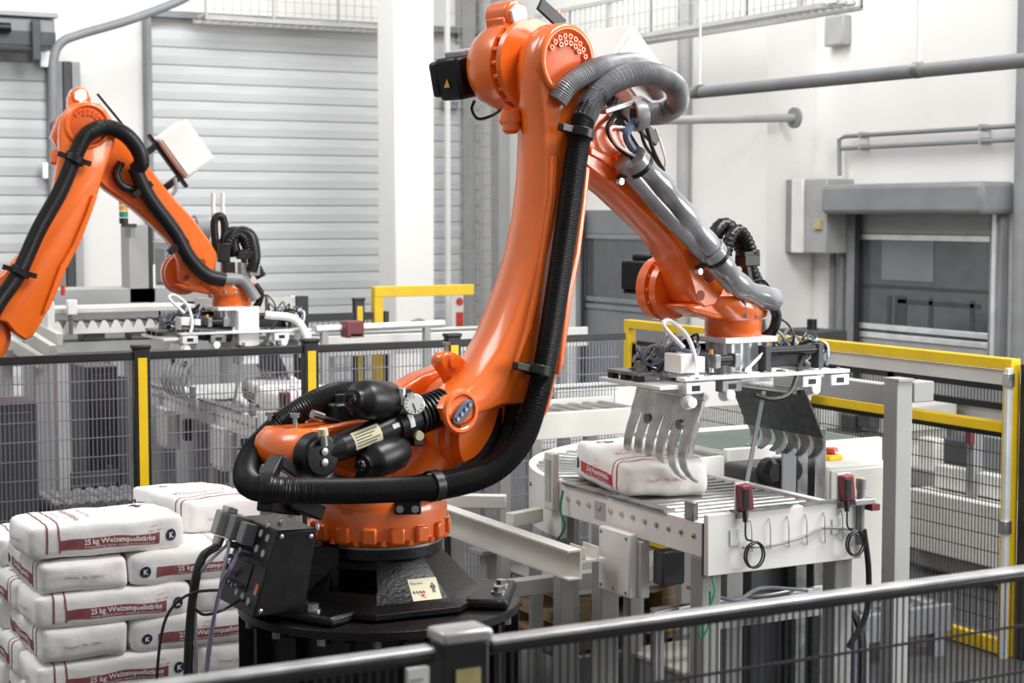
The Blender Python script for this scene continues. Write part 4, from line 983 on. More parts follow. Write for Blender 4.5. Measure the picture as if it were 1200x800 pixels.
    for y in (-.19, .02):
        MB().bar((x0 + .115, y, zb - .06), (x0 + .045, y, zb - .30), .03, .022, (0, 1, 0)).build('fork_stiffener', 'steel', fl_, bevel=.004)
    for y in (-.12, .12): MB().lathe((x0 + .045, y, zb - .17), (1, 0, 0), [(0, .022), (.02, .022)], 14).build('stiffener_boss', 'dsteel', fl_)
    fr_ = fork(x1 - .28, [(0, .01), (.03, -.05), (.065, -.12), (.10, -.195), (.112, -.22), (.112, -.245), (.095, -.27), (.07, -.285)], 6, (-.28, .26), 'darksteel', 'fork_plate', 3, 'dsteel')
    MB().bar((.0, -.22, zb - .04), (-.06, -.18, zb - .46), .02, .006, (0, 1, 0)).build('hanging_strap', 'mgrey', g)
    return g
gripper = make_gripper()

# ------------------------------------------------------------------ roller conveyor (straight) in front of the gripper
ZC = 1.43
C0 = PZ(824, 613, ZC); WC = PY(1007, 600, C0.y).x - C0.x; YS = 6.35
t = conv = thing('roller_conveyor', (C0.x, C0.y, 0), 'white roller conveyor carrying the single bag below the gripper', 'conveyor')
LS = YS - C0.y
hz = .135
sr = MB().bb(0, .035, 0, LS, ZC - hz, ZC).build('side_rail', 'white', t, bevel=.004)
sr2 = MB().bb(WC - .035, WC, .0, LS, ZC - hz, ZC).build('side_rail', 'white', t, bevel=.004)
MB().bb(-.012, .04, .25, LS*.62, ZC + .001, ZC + .012).build('rail_strip', 'dsteel', sr); MB().bb(-.012, .04, LS*.64, LS - .02, ZC + .001, ZC + .012).build('rail_strip', 'dsteel', sr)
mb = None
NR = int((LS - .1) / .072)
rme = MB().cyl((.036, 0, 0), (WC - .036, 0, 0), .027, 14)
first = None
for i in range(NR):
    y = .09 + i*.072
    if first is None: o = first = rme.build('roller', 'roller', t)
    else: o = bpy.data.objects.new('roller', first.data); COL.objects.link(o); o.parent = t
    o.location = (0, y, ZC - .035)
for i in range(12):
    y = .06 + i*(LS - .12)/11; MB().lathe((-.001, y, ZC - .055), (-1, 0, 0), [(0, .011), (.006, .011), (.009, .006)], 10).build('rail_bolt', 'steel', sr)
fp = MB().bb(0, WC, -.03, -.001, ZC - .20, ZC + .035).build('front_panel', 'white', t, bevel=.004)
MB().bb(-.003, 0, -.006, .004, ZC - .20, ZC + .0).build('corner_seam', 'dgrey', fp)
MB().bb(.12, WC*.52, -.04, .0, ZC + .036, ZC + .044).build('guide_strip', 'dsteel', fp)
MB().bb(WC*.60, WC*.98, -.04, .0, ZC + .036, ZC + .044).build('guide_strip', 'dsteel', fp)
MB().bb(-.006, .02, .06, .12, ZC + .0, ZC + .07).build('end_stop', 'dsteel', t, bevel=.004)
for (x, y) in ((.045, .035), (WC - .07, .035), (.045, LS - .3), (WC - .07, LS - .3)):
    MB().bb(x - .045, x + .045, y - .03, y + .05, 0, ZC - hz - .0).build('leg', 'leg', t, bevel=.006)
    MB().bb(x - .08, x + .08, y - .06, y + .08, 0, .02).build('foot_plate', 'mgrey', t)
ma = MB().bb(-.06, -.02, LS*.40, LS*.62, ZC - .37, ZC - .11).build('drive_cover', 'white', t, bevel=.006)
MB().bb(-.02, .025, LS*.38, LS*.60, ZC - .37, ZC - .14).build('cover_side', 'cream', ma, bevel=.004)
MB().bb(.03, .14, LS*.30, LS*.37, ZC - .31, ZC - .17).build('drive_motor', 'dgrey', t, bevel=.01)
for (yy, zz_) in ((.42, -.13), (.60, -.13), (.42, -.35), (.60, -.35), (.51, -.35)): MB().lathe((-.061, LS*yy, ZC + zz_), (-1, 0, 0), [(0, .007), (.004, .006)], 8).build('cover_screw', 'dsteel', ma)
MB().bb(-.002, -.0001, LS*.66, LS*.74, ZC - .105, ZC - .03).build('info_label', 'greyprint', sr)
MB().tube([(.17, LS*.33, ZC - .33), (.3, LS*.2, ZC - .37), (.5, .3, ZC - .36), (.7, .25, ZC - .38)], .008, 8).build('motor_cable', 'cable', t)
# green-yellow earth wires
MB().tube([(.03, -.02, ZC - .20), (.02, -.05, ZC - .26), (-.02, -.05, ZC - .34), (-.05, -.05, ZC - .40), (-.03, -.05, ZC - .42), (.0, -.05, ZC - .36), (.0, -.05, ZC - .25)], .005, 6).build('earth_wire', 'green', t)
# two red optical sensors with coiled cables on the front panel
def sensor(px, tilt=0):
    p = PY(px, 575, C0.y - .05) - Vector((C0.x, C0.y, 0)); x = p.x
    s_ = MB().box((x, -.05, ZC + .095), (.05, .045, .10), Matrix.Rotation(R(-6), 3, 'Y')).build('optical_sensor', 'sensor', t, bevel=.006)
    MB().bb(x - .026, x - .005, -.085, -.068, ZC + .055, ZC + .13).build('sensor_window', 'rail', s_)
    MB().bb(x - .03, x + .035, -.03, -.022, ZC + .01, ZC + .15).build('sensor_plate', 'alu', s_)
    MB().cyl((x, -.05, ZC + .045), (x, -.055, ZC - .0), .010, 10).build('plug', 'rail', s_)
    pts = [(x, -.055, ZC + .0), (x, -.06, ZC - .06)]
    for k in range(15):
        a = pi*.5 - k*2*pi/7; pts.append((x + .03 + .045*math.cos(a), -.06 - .002*k, ZC - .125 + .05*math.sin(a)))
    MB().tube(pts, .004, 6, sub=5).build('cable_coil', 'rail', s_)
    MB().bb(x - .055, x - .01, -.036, -.031, ZC - .09, ZC - .03).build('mount_plate', 'alu', s_)
    return x
xa = sensor(873); xb = sensor(992)
MB().tube([(xa, -.04, ZC - .10), (xa + .15, -.04, ZC - .105), (xa + .3, -.04, ZC - .085), (xb - .1, -.04, ZC - .06), (xb + .02, -.045, ZC - .075), (xb + .06, -.05, ZC - .10)], .005, 8).build('panel_cable', 'cable', t)
for k in range(6):
    x = xa + .04 + k*(xb - xa - .05)/5
    MB().tube([(x, -.032, ZC - .0), (x - .004, -.046, ZC - .03), (x, -.044, ZC - .10), (x + .01, -.033, ZC - .12)], .0022, 6).build('cable_loop', 'cable', t)
MB().lathe((xb + .08, -.04, ZC - .14), (0, 0, 1), [(0, .016), (.22, .016), (.221, .02), (.26, .02)], 12).build('reflector_post', 'dsteel', t)
MB().lathe((xb + .08, -.04, ZC + .085), (0, 0, 1), [(0, .018), (.04, .018)], 12).build('post_cap', 'dyellow', t)
MB().bb(xb + .03, xb + .13, -.07, -.02, ZC + .02, ZC + .045).build('post_clamp', 'steel', t, bevel=.004)
MB().bb(xb + .11, xb + .15, -.075, -.03, ZC - .005, ZC + .02).build('small_sensor', 'sensor', t)
MB().tube([(xb + .09, -.05, ZC - .08), (xb + .11, -.06, ZC - .25), (xb + .10, -.06, ZC - .42), (xb + .02, -.05, ZC - .55)], .012, 8).build('panel_cable', 'rail', t)

# ------------------------------------------------------------------ curved conveyor
RC = C0.x + .0; RO = 1.12; RI = RO - WC; cxc, cyc = C0.x + RO, YS + .004
t = thing('curved_conveyor', (cxc, cyc, 0), 'curved white roller conveyor joining the straight one behind the bag', 'conveyor')
def arcwall(r0, r1, z0, z1, n=28):
    rings = []
    for k in range(n + 1):
        a = pi - (pi/2)*k/n; c, s_ = math.cos(a), math.sin(a)
        rings.append([Vector((r0*c, r0*s_, z0)), Vector((r1*c, r1*s_, z0)), Vector((r1*c, r1*s_, z1)), Vector((r0*c, r0*s_, z1))])
    return MB().ring_loft(rings)
ow = arcwall(RO - .03, RO, ZC - .24, ZC + .01).build('outer_rail', 'white', t)
MB().bb(0, 0, 0, 0, 0, 0)
arcwall(RI, RI + .03, ZC - .14, ZC).build('inner_rail', 'white', t)
for k in range(17):
    a = pi - (pi/2)*(k + .5)/17; c, s_ = math.cos(a), math.sin(a)
    MB().cyl((.38*c if RI < .3 else (RI + .03)*c, (RI + .03)*s_, ZC - .035), ((RO - .03)*c, (RO - .03)*s_, ZC - .035), .018, 12, .028).build('roller', 'roller', t)
for k in range(6):
    a = pi - (pi/2)*(k + .4)/6; c, s_ = math.cos(a), math.sin(a)
    MB().lathe(((RO + .0)*c, (RO + .0)*s_, ZC - .06), (c, s_, 0), [(0, .012), (.007, .01)], 10).build('rail_bolt', 'dsteel', ow)
for a in (R(170), R(125), R(95)):
    c, s_ = math.cos(a), math.sin(a); x, y = (RO - .1)*c, (RO - .1)*s_
    MB().bb(x - .035, x + .035, y - .035, y + .035, 0, ZC - .141).build('leg', 'leg', t, bevel=.005)
# guide plate with slot at the joint
MB().bb(-RO - .03, -RO + .002, .02, .10, ZC - .12, ZC + .13).build('guide_plate', 'cream', ow, bevel=.006)
MB().bb(-RO - .034, -RO - .031, .04, .08, ZC - .08, ZC + .10).build('plate_slot', 'greyprint', ow)
MB().tube([(-RO - .02, -.05, ZC - .02), (-RO - .04, -.06, ZC - .10), (-RO - .03, -.08, ZC - .17), (-RO - .04, -.02, ZC - .24), (-RO - .02, .15, ZC - .25)], .006, 6).build('earth_wire', 'green', t)
# belt conveyor feeding the curve along the hall's X axis
def belt_conveyor(x, y, L, W, z, label, axis=0, belt='belt'):
    t = thing('belt_conveyor', (x, y, 0), label, 'conveyor', axis)
    for yy in (0, W - .04): MB().bb(0, L, yy, yy + .04, z - .15, z + .01).build('side_rail', 'white', t, bevel=.004)
    MB().bb(.04, L - .04, .041, W - .041, z - .03, z - .006).build('belt', belt, t)
    for xx_ in (.03, L - .03): MB().cyl((xx_, .041, z - .05), (xx_, W - .041, z - .05), .045, 16).build('end_drum', 'roller', t)
    for xx_ in (.25, L - .25):
        for yy in (.02, W - .02): MB().bb(xx_ - .035, xx_ + .035, yy - .03, yy + .03, 0, z - .15).build('leg', 'leg', t, bevel=.004)
    return t
belt_conveyor(cxc + .02, cyc + RI, PY(1034, 520, cyc + RI).x - cxc - .02, WC, ZC + .02, 'white framed conveyor with dark green belt feeding the curved section')

# ------------------------------------------------------------------ open frame left of the curve
t = thing('support_frame', (3.45, 5.80, 0), 'cream steel channel frame left of the curved conveyor', 'frame')
zch = 1.26
MB().bb(-.005, .005, 0, 2.1, zch - .12, zch).bb(-.06, -.0051, 0, 2.1, zch - .008, zch).bb(-.06, -.0051, 0, 2.1, zch - .12, zch - .112).build('channel', 'cream', t)
MB().bb(-.45, -.061, 0, 2.0, zch - .16, zch - .13).build('back_channel', 'cream', t) if False else None
xx = PZ(562, 583, zch + .03)
MB().bar((.01, .62, zch + .02), (.19, .68, zch + .02), .05, .06).build('cross_beam', 'cream', t, bevel=.004)
MB().bar((-.55, 1.65, zch + .01), (.25, 1.10, zch + .01), .06, .06).build('cross_beam', 'cream', t, bevel=.004)
for y in (.75, 1.55):
    MB().bb(-.055, .0, y - .035, y + .035, 0, zch - .121).build('leg', 'leg', t, bevel=.005)
    MB().bb(-.09, .04, y - .06, y + .06, zch - .14, zch - .1215).build('clamp_plate', 'lgrey', t, bevel=.003)
MB().bb(.006, .13, .02, .14, zch - .06, zch - .05).bb(.03, .036, .02, .14, zch - .05, zch + .0).bb(.09, .096, .02, .14, zch - .05, zch).build('bracket', 'cream', t)
MB().bb(-.05, .0, -.02, 2.1, .50, .57).build('lower_beam', 'lgrey', t, bevel=.004)
# low cross frame under the conveyor
a, b = PY(615, 683, 7.2), PY(720, 665, 7.2)
t = thing('floor_frame', (3.3, 7.3, 0), 'grey low steel beam frame between the pedestal and the conveyor legs', 'frame')
MB().bb(-.6, 1.5, -.04, .04, .72, .80).build('beam', 'lgrey', t, bevel=.004)
for x in (-.5, .45, 1.35): MB().bb(x - .035, x + .035, -.035, .035, 0, .72).build('leg', 'leg', t, bevel=.004)
# ------------------------------------------------------------------ paper bags
BL, BW, BH = .60, .335, .128
def bag_shape(seed, full=1.0):
    rnd = random.Random(seed); o = Vector((rnd.uniform(0, 50), rnd.uniform(0, 50), rnd.uniform(0, 50)))
    tl = rnd.uniform(-.012, .012)
    def B(x, y, z, out=0.0, nrm=None):
        """flat block coordinates to bag surface; out = offset along the face normal"""
        fx, fy, fz = x/(BL/2), y/(BW/2), z/(BH/2)
        cx = max(0, 1 - fx*fx); cy = max(0, 1 - fy*fy); cz = max(0, 1 - fz*fz)
        top = (.009 if z > 0 else -.004)
        p = Vector((x, y, z))
        p.z += top*abs(fz)*cx**.6*cy**.6*full + tl*fx*max(0, fz)
        p.y += math.copysign(.007, y)*abs(fy)*cz**.7*cx**.5
        p.x += math.copysign(.009, x)*abs(fx)*cz**.7*cy**.5
        # corners pinch in
        e = max(0, abs(fx) - .72)/.28
        p.z *= 1 - .10*e*e; p.y *= 1 - .05*e*e
        w = noise.noise_vector(Vector((x, y, z))*7 + o)*.008 + noise.noise_vector(Vector((x, y, z))*19 + o)*.0035
        return p + w
    return B
def grid_block(B, nx=26, ny=18, nz=8, r=.018):
    """rounded box: every face a grid, pulled to a rounded solid, then bagged"""
    hx, hy, hz_ = BL/2, BW/2, BH/2
    def rnd_(p):
        q = Vector((max(-hx + r, min(hx - r, p.x)), max(-hy + r, min(hy - r, p.y)), max(-hz_ + r, min(hz_ - r, p.z))))
        d = p - q
        return q + d.normalized()*r if d.length > 1e-9 else p
    bm = bmesh.new(); cache = {}
    def vert(p):
        k = (round(p.x, 5), round(p.y, 5), round(p.z, 5))
        if k not in cache:
            g = rnd_(p); cache[k] = bm.verts.new(B(g.x, g.y, g.z))
        return cache[k]
    X = [-hx + BL*i/nx for i in range(nx + 1)]; Y = [-hy + BW*i/ny for i in range(ny + 1)]; Z = [-hz_ + BH*i/nz for i in range(nz + 1)]
    def face(U, V, f, flip):
        for i in range(len(U) - 1):
            for j in range(len(V) - 1):
                q = [vert(Vector(f(a, b))) for a, b in ((U[i], V[j]), (U[i+1], V[j]), (U[i+1], V[j+1]), (U[i], V[j+1]))]
                if len(set(q)) == 4: bm.faces.new(q if not flip else q[::-1])
    face(X, Y, lambda a, b: (a, b, hz_), False); face(X, Y, lambda a, b: (a, b, -hz_), True)
    face(X, Z, lambda a, b: (a, -hy, b), False); face(X, Z, lambda a, b: (a, hy, b), True)
    face(Y, Z, lambda a, b: (hx, a, b), False); face(Y, Z, lambda a, b: (-hx, a, b), True)
    return bm, rnd_
def make_bag_meshes(seed, redm):
    B = bag_shape(seed)
    bm, rd = grid_block(B)
    me = bpy.data.meshes.new('bag'); bm.to_mesh(me); bm.free(); me.materials.append(M['bag'])
    me.polygons.foreach_set('use_smooth', [True]*len(me.polygons))
    hx, hy, hz_ = BL/2, BW/2, BH/2
    def lay(face, u, v, out=.0025):
        if face == 'top': p = Vector((u, v, hz_)); n = Vector((0, 0, 1))
        if face == 'front': p = Vector((u, -hy, v)); n = Vector((0, -1, 0))
        if face == 'back': p = Vector((-u, hy, v)); n = Vector((0, 1, 0))
        if face == 'end': p = Vector((-hx, -u, v)); n = Vector((-1, 0, 0))
        if face == 'head': p = Vector((hx, u, v)); n = Vector((1, 0, 0))
        q = rd(p); d = p - q
        n2 = n if d.length < .001 else ((p - Vector((max(-hx+.018, min(hx-.018, p.x)), max(-hy+.018, min(hy-.018, p.y)), max(-hz_+.018, min(hz_-.018, p.z))))).normalized())
        return B(q.x, q.y, q.z) + n2*out
    def rect(mb, face, u0, u1, v0, v1, nu=12, nv=4, out=.002):
        g = [[lay(face, u0 + (u1-u0)*i/nu, v0 + (v1-v0)*j/nv, out) for j in range(nv + 1)] for i in range(nu + 1)]
        vs = [p for r_ in g for p in r_]; n = nv + 1
        mb.add(vs, [(i*n+j, (i+1)*n+j, (i+1)*n+j+1, i*n+j+1) for i in range(nu) for j in range(nv)])
    def txt(mb, face, s, size, u, v, width=None, bold=0.0, out=.0045, ang=0):
        vs, fs = text_mesh(s, size, bold); mx = max(p.x for p in vs); k = width/mx if width else 1
        mb.add([lay(face, u + (p.x*k*math.cos(ang) - p.y*math.sin(ang)), v + (p.x*k*math.sin(ang) + p.y*math.cos(ang)), out) for p in vs], fs)
    out = []
    red, white, fade, navy = MB(), MB(), MB(), MB()
    xs = -hx + .105
    for f, sgn in (('front', 1), ('back', -1)):
        u0, u1 = (xs, hx - .10) if sgn > 0 else (-(hx - .10), -xs)
        rect(red, f, u0, u1, -hz_ + .030, -hz_ + .070, 20, 3)
        txt(white, f, '25 kg Weizenquellstärke', .028, (-.10 if sgn > 0 else -.12), -hz_ + .047, .28, .0006)
        txt(white, f, 'Wheat swelling starch  Amidon de blé prégélatinisé', .009, (-.10 if sgn > 0 else -.12), -hz_ + .034, .28)
        # round dark mark with a white letter
        cu = (hx - .055) if sgn > 0 else -(hx - .055)
        ring = [lay(f, cu + .021*math.cos(2*pi*i/20), -hz_ + .055 + .021*math.sin(2*pi*i/20), .0025) for i in range(20)]
        navy.add(ring, [tuple(range(20))])
        txt(white, f, 'K', .026, cu - .009, -hz_ + .046, None, .001, .0055)
        if sgn > 0:
            for a in (0, -.045): rect(red, f, xs + a, xs + a + .007, (-hz_ + .02), hz_ - .0, 1, 8)
        else:
            for a in (0, -.045): rect(red, f, -(xs + a + .007), -(xs + a), (-hz_ + .02), hz_ - .0, 1, 8)
    for a in (0, -.045): rect(red, 'top', xs + a, xs + a + .006, -hy, hy, 1, 18)
    txt(fade, 'top', 'Weizenquellstärke', .040, xs + .075, hy - .02, .29, .0005, .004, -pi/2)
    txt(fade, 'top', 'Wheat starch 25 kg', .024, xs + .135, hy - .05, .22, 0, .004, -pi/2)
    txt(navy, 'top', 'Kröner Stärke', .018, xs + .028, hy - .08, .14, 0, .004, -pi/2)
    txt(fade, 'end', 'Chargen - Nr. 1306/11', .018, -.085, -.008, .16)
    rect(navy, 'top', hx - .13, hx - .11, hy - .12, hy - .05, 2, 6); rect(navy, 'top', hx - .15, hx - .09, hy - .095, hy - .085, 6, 2)
    txt(fade, 'front', 'Lot-Nr.', .010, .16, .030); txt(fade, 'front', '1306/11 0509', .010, .15, .012)
    txt(fade, 'back', 'Lot-Nr.', .010, -.02, .030); txt(fade, 'back', '1306/11 0509', .010, -.03, .012)
    res = [('sack', me)]
    for nm, mb, m in (('printed_band', red, redm), ('white_lettering', white, 'bag'), ('faded_lettering', fade, 'maroon' if redm == 'maroon' else 'orprint'), ('blue_mark', navy, 'navy')):
        m2 = bpy.data.meshes.new(nm); m2.from_pydata([tuple(v) for v in mb.v], [], mb.f); m2.update(); m2.materials.append(M[m])
        res.append((nm, m2))
    return res
MAROON_BAGS = [make_bag_meshes(s_, 'maroon') for s_ in (11, 23, 37)]
RED_BAG = make_bag_meshes(51, 'redprint')
def place_bag(meshes, x, y, z, rot, label, group=None, tilt=(0, 0)):
    r_ = thing('paper_bag', (x, y, z), label, 'bag', rot, group)
    r_.rotation_euler = (tilt[0], tilt[1], rot)
    for nm, me in meshes:
        o = bpy.data.objects.new(nm, me); COL.objects.link(o); o.parent = r_; o.location = (0, 0, BH/2)
        if nm != 'sack': o['kind'] = 'stuff'
    return r_
# pile on the pallet: layers interlock
X0, Y0 = 1.425, 6.37
ZL = [1.30 - .130*k for k in range(6)]              # undersides of the layers, top first
H = pi/2
G = 'bags piled on the pallet'
def t1(z, k, names):
    sp = {'a': (BL/2, BW/2, 0), 'b': (BL + BW/2 + .012, BL/2, H), 'c': (BW/2, BW + BL/2 + .012, H), 'd': (BW + BL/2 + .012, BL + BW/2 + .012, pi)}
    for key, lab in names.items():
        x, y, a = sp[key]; place_bag(MAROON_BAGS[(k + ord(key)) % 3], X0 + x, Y0 + y, z, a + R(random.uniform(-1.5, 1.5)), lab, G)
def t2(z, k, names):
    sp = {'a': (BW/2 + .02, BL/2, H), 'b': (BW + BL/2 + .03, BW/2, pi), 'c': (BL + BW/2 + .012, BW + BL/2 + .012, H), 'd': (BL/2, BL + BW/2 + .012, 0)}
    for key, lab in names.items():
        x, y, a = sp[key]; place_bag(MAROON_BAGS[(k + ord(key)) % 3], X0 + x, Y0 + y, z, a + R(random.uniform(-1.5, 1.5)), lab, G)
place_bag(MAROON_BAGS[0], X0 + BL/2 - .02, Y0 + BW/2 + .02, ZL[0] + .004, R(1.5), 'white paper bag lying lengthwise on top of the pile, maroon band facing front', G)
place_bag(MAROON_BAGS[1], X0 + BL + .20, Y0 + BL/2 + .26, ZL[0] + .004, H + R(6), 'white paper bag on top of the pile, behind the robot cable box', G)
t2(ZL[1], 1, {'a': 'white paper bag end-on directly under the topmost lengthwise bag', 'b': 'white paper bag in second layer with round blue mark beside the robot cables', 'c': 'white paper bag in second layer at the hidden rear right of the pile', 'd': 'white paper bag in second layer at the rear left of the pile'})
t1(ZL[2], 2, {'a': 'white paper bag lengthwise in third layer, maroon band above the lower end-on bag', 'b': 'white paper bag in third layer behind the hanging robot cables', 'c': 'white paper bag in third layer at left rear, only its side showing', 'd': 'white paper bag in third layer at the hidden rear right'})
t2(ZL[3], 3, {'a': 'white paper bag end-on in fourth layer near the pile bottom left', 'b': 'white paper bag in fourth layer with round blue mark just above the fence rail', 'c': 'white paper bag in fourth layer at the hidden rear right of the pile', 'd': 'white paper bag in fourth layer at the rear left of the pile'})
t1(ZL[4], 4, {'a': 'white paper bag lengthwise in fifth layer, just over the front fence rail', 'b': 'white paper bag in fifth layer behind the fence rail, beside the pedestal', 'c': 'white paper bag in fifth layer at left rear, side showing', 'd': 'white paper bag in fifth layer at the hidden rear right'})
t2(ZL[5], 5, {'a': 'white paper bag end-on in the lowest layer on the pallet', 'b': 'white paper bag lengthwise in the lowest layer on the pallet, behind the front fence', 'c': 'white paper bag in the lowest layer at the rear right of the pallet', 'd': 'white paper bag in the lowest layer at the rear left of the pallet'})
# the single bag on the conveyor
place_bag(RED_BAG, 3.975, 6.19, ZC - .004, R(77), 'white paper bag with bright red band lying alone on the roller conveyor').scale = (1.1, 1.12, 1.2)
# pallet and the low conveyor that carries it
def pallet(x, y, z, w, l, label, group=None):
    t = thing('wooden_pallet', (x, y, z), label, 'pallet', 0, group)
    me = None
    for i in range(7):
        yy = .05 + i*(l - .1)/6
        MB().bb(0, w, yy - .05, yy + .05, .118, .14).build('deck_board', 'wood', t, bevel=.003)
    for xx_ in (.05, w/2, w - .05):
        MB().bb(xx_ - .05, xx_ + .05, 0, l, .10, .1179).build('stringer_board', 'wood', t)
        MB().bb(xx_ - .05, xx_ + .05, 0, l, 0, .02).build('bottom_board', 'wood', t)
        for yy in (.07, l/2, l - .07): MB().bb(xx_ - .05, xx_ + .05, yy - .07, yy + .07, .0205, .0995).build('block', 'wood', t, bevel=.003)
    return t
zpal = ZL[5] - .142
pallet(X0 - .02, Y0 - .02, zpal, 1.06, 1.08, 'wooden pallet under the pile of white bags')
t = thing('pallet_conveyor', (X0 - .15, Y0 - .2, 0), 'low grey roller conveyor under the pallet of bags', 'conveyor')
for x in (0, 1.3): MB().bb(x, x + .06, 0, 1.5, zpal - .17, zpal - .02).build('side_rail', 'lgrey', t, bevel=.004)
for i in range(11): MB().cyl((.06, .07 + i*.135, zpal - .042), (1.3, .07 + i*.135, zpal - .042), .04, 14).build('roller', 'roller', t)
for x in (.03, 1.33):
    for y in (.1, 1.4): MB().bb(x - .03, x + .03, y - .04, y + .04, 0, zpal - .17).build('leg', 'lgrey', t)
# ------------------------------------------------------------------ second robot of the same make, behind the fence
D1, D2 = R(14.0), R(12.0)
HEAD2 = R(-4)
A3N2 = P(103, 147, 10.1)
SHORT = .855                                          # this robot has the shorter forearm
rot1 = Matrix.Translation(A2) @ Matrix.Rotation(D1, 4, 'Y') @ Matrix.Translation(-A2)
A3b = rot1 @ A3
T_fore = Matrix.Translation(A3b) @ Matrix.Rotation(D2, 4, 'Y') @ Matrix.Translation(-A3)
fdir = (A5 - A3); fdir.y = 0; fdir.normalize()
S_hub = Matrix.Translation(A3) @ Matrix.Diagonal((.74, 1, .74, 1)) @ Matrix.Translation(-A3)
S_fore = Matrix.Translation(A3) @ Matrix.Scale(SHORT, 4, fdir) @ Matrix.Scale(1.22, 4, Vector((-fdir.z, 0, fdir.x))) @ Matrix.Translation(-A3)
A5b = T_fore @ S_fore @ A5
T_hand = Matrix.Translation(A5b - A5)
ru2, ry2 = Vector((math.cos(HEAD2), math.sin(HEAD2), 0)), Vector((-math.sin(HEAD2), math.cos(HEAD2), 0))
RB2 = A3N2 - ry2*YN - ru2*A3b.x; RB2.z = A3N2.z - A3b.z
robot2 = thing('palletising_robot', RB2, 'smaller looking orange palletising robot at the left behind the fence', 'robot', HEAD2)
ldir = (A3 - A2).normalized()
WIDE = Matrix.Translation(A2) @ Matrix.Scale(1.2, 4, Vector((-ldir.z, 0, ldir.x))) @ Matrix.Translation(-A2)
for g_, T in (('base', Matrix.Identity(4)), ('link', rot1), ('fore', T_fore), ('hand', T_hand)):
    for o in GRP[g_]:
        if o.name.split('.')[0] in ('connection_box', 'tie_strap', 'lifting_nub'): continue
        c = copy_tree(o, robot2); nm = o.name.split('.')[0]
        c.matrix_basis = T
        S = {'forearm': S_fore, 'link_arm': WIDE, 'face_rib': WIDE, 'edge_rib': WIDE, 'pin_boss': WIDE, 'pin_plate': WIDE, 'elbow_housing': S_hub, 'elbow_motor': S_hub}.get(nm)
        if S is not None:
            for k in [c] + list(c.children):
                k.data = k.data.copy(); k.data.transform(S)
def RP2(px, py, y):
    q = PN(px, py, RB2 + ry2*y, ry2) - RB2; return Vector((q.dot(ru2), q.dot(ry2), q.z))
def part2(mb, name, m, **k): return mb.build(name, m, robot2, **k)
part2(MB().tube(h1[4:11] + [h1[11] + Vector((-.06, 0, .02)), RP2(-22, 388, yh), RP2(0, 352, yh), RP2(22, 320, yh), RP2(45, 270, yh), RP2(70, 225, yh), RP2(86, 188, yh), RP2(94, 170, yh), RP2(104, 156, yh), RP2(124, 149, -.33), RP2(146, 157, -.3), RP2(161, 174, -.24), RP2(166, 190, -.2), RP2(160, 198, -.15)], .047, 14, corr=.003, pitch=.010), 'supply_hose', 'hose')
part2(MB().tube([RP2(158, 196, ys), RP2(166, 215, ys), RP2(178, 236, ys), RP2(205, 272, ys), RP2(222, 302, ys), RP2(242, 322, ys), RP2(263, 328, ys)], .045, 14), 'hose_sleeve', 'hose')
part2(MB().tube([RP2(262, 326, ys), RP2(282, 328, ys), RP2(292, 338, ys), RP2(300, 350, ys)], .035, 12), 'hose_sleeve', 'sheen_hose')
for px, py in ((88, 186), (24, 318)):
    p = RP2(px, py, yh); d_ = (RP2(70, 225, yh) - RP2(45, 270, yh)).normalized()
    c = part2(MB().lathe(p - d_*.02, d_, [(0, .054), (0, .062), (.04, .062), (.04, .054)], 20, cap=False), 'hose_clamp', 'blackp')
    MB().bar(p - Vector((.10, 0, -.03)), p + Vector((.09, 0, -.03)), .03, .03).build('clamp_arm', 'blackp', c)
for px, py in ((172, 222), (214, 288)):
    p = RP2(px, py, ys); part2(MB().box(p + Vector((-.03, 0, .0)), (.14, .06, .04), Matrix.Rotation(R(-35), 3, 'Y')), 'sleeve_clamp', 'blackp', bevel=.005)
part2(MB().tube([RP2(205, 208, .0), RP2(206, 222, .0), RP2(196, 232, .0), RP2(183, 228, -.02), RP2(178, 220, -.04)], .012, 8), 'control_cable', 'cable')
part2(MB().bar(RP2(114, 110, .0), RP2(160, 166, .0), .02, .012), 'tie_strap', 'blackp')
part2(MB().tube([RP2(142, 190, -.12), RP2(136, 205, -.12), RP2(144, 218, -.12), RP2(156, 222, -.12)], .025, 10), 'control_cable', 'rail')
part2(MB().tube([RP2(276, 300, .05), RP2(273, 282, .05), RP2(282, 272, .05), RP2(294, 278, .03), RP2(298, 300, .0), RP2(294, 318, .0)], .04, 12), 'wrist_hose', 'hose')
part2(MB().tube([RP2(254, 300, .1), RP2(251, 262, .1), RP2(257, 253, .1), RP2(263, 262, .1), RP2(264, 300, .1)], .025, 10), 'wrist_hose', 'hose')
for px in (250, 261): part2(MB().cyl(RP2(px, 320, .15), RP2(px, 226, .15), .014, 8), 'guide_rod', 'cap')
for k, (px, py) in enumerate(((262, 296), (286, 318), (297, 312), (268, 318))): part2(MB().box(RP2(px, py, .02), (.07, .07, .12)), 'pneumatic_block', ('blackp', 'dsteel', 'steel', 'blackp')[k], bevel=.006)
pedestal(RB2.x, RB2.y, RB2.z, 'black round pedestal under the rear left robot')
g2 = copy_tree(gripper)
GW2 = RB2 + ru2*(T_hand @ FC).x; GW2.z = RB2.z + ZFB + (A5b - A5).z
g2.location = GW2; g2['label'] = 'silver gripper head under the rear left robot'
q0 = g2.matrix_basis.copy()
MB().tube([(.15, -.2, -.05), (.35, -.25, -.1), (.42, -.3, -.35), (.35, -.32, -.62), (.1, -.34, -.68), (-.08, -.33, -.55)], .026, 10).build('coiled_air_hose', 'cap', g2)
MB().bb(-.02, .12, -.18, -.06, -.36, -.02).build('white_housing', 'cap', g2, bevel=.01)
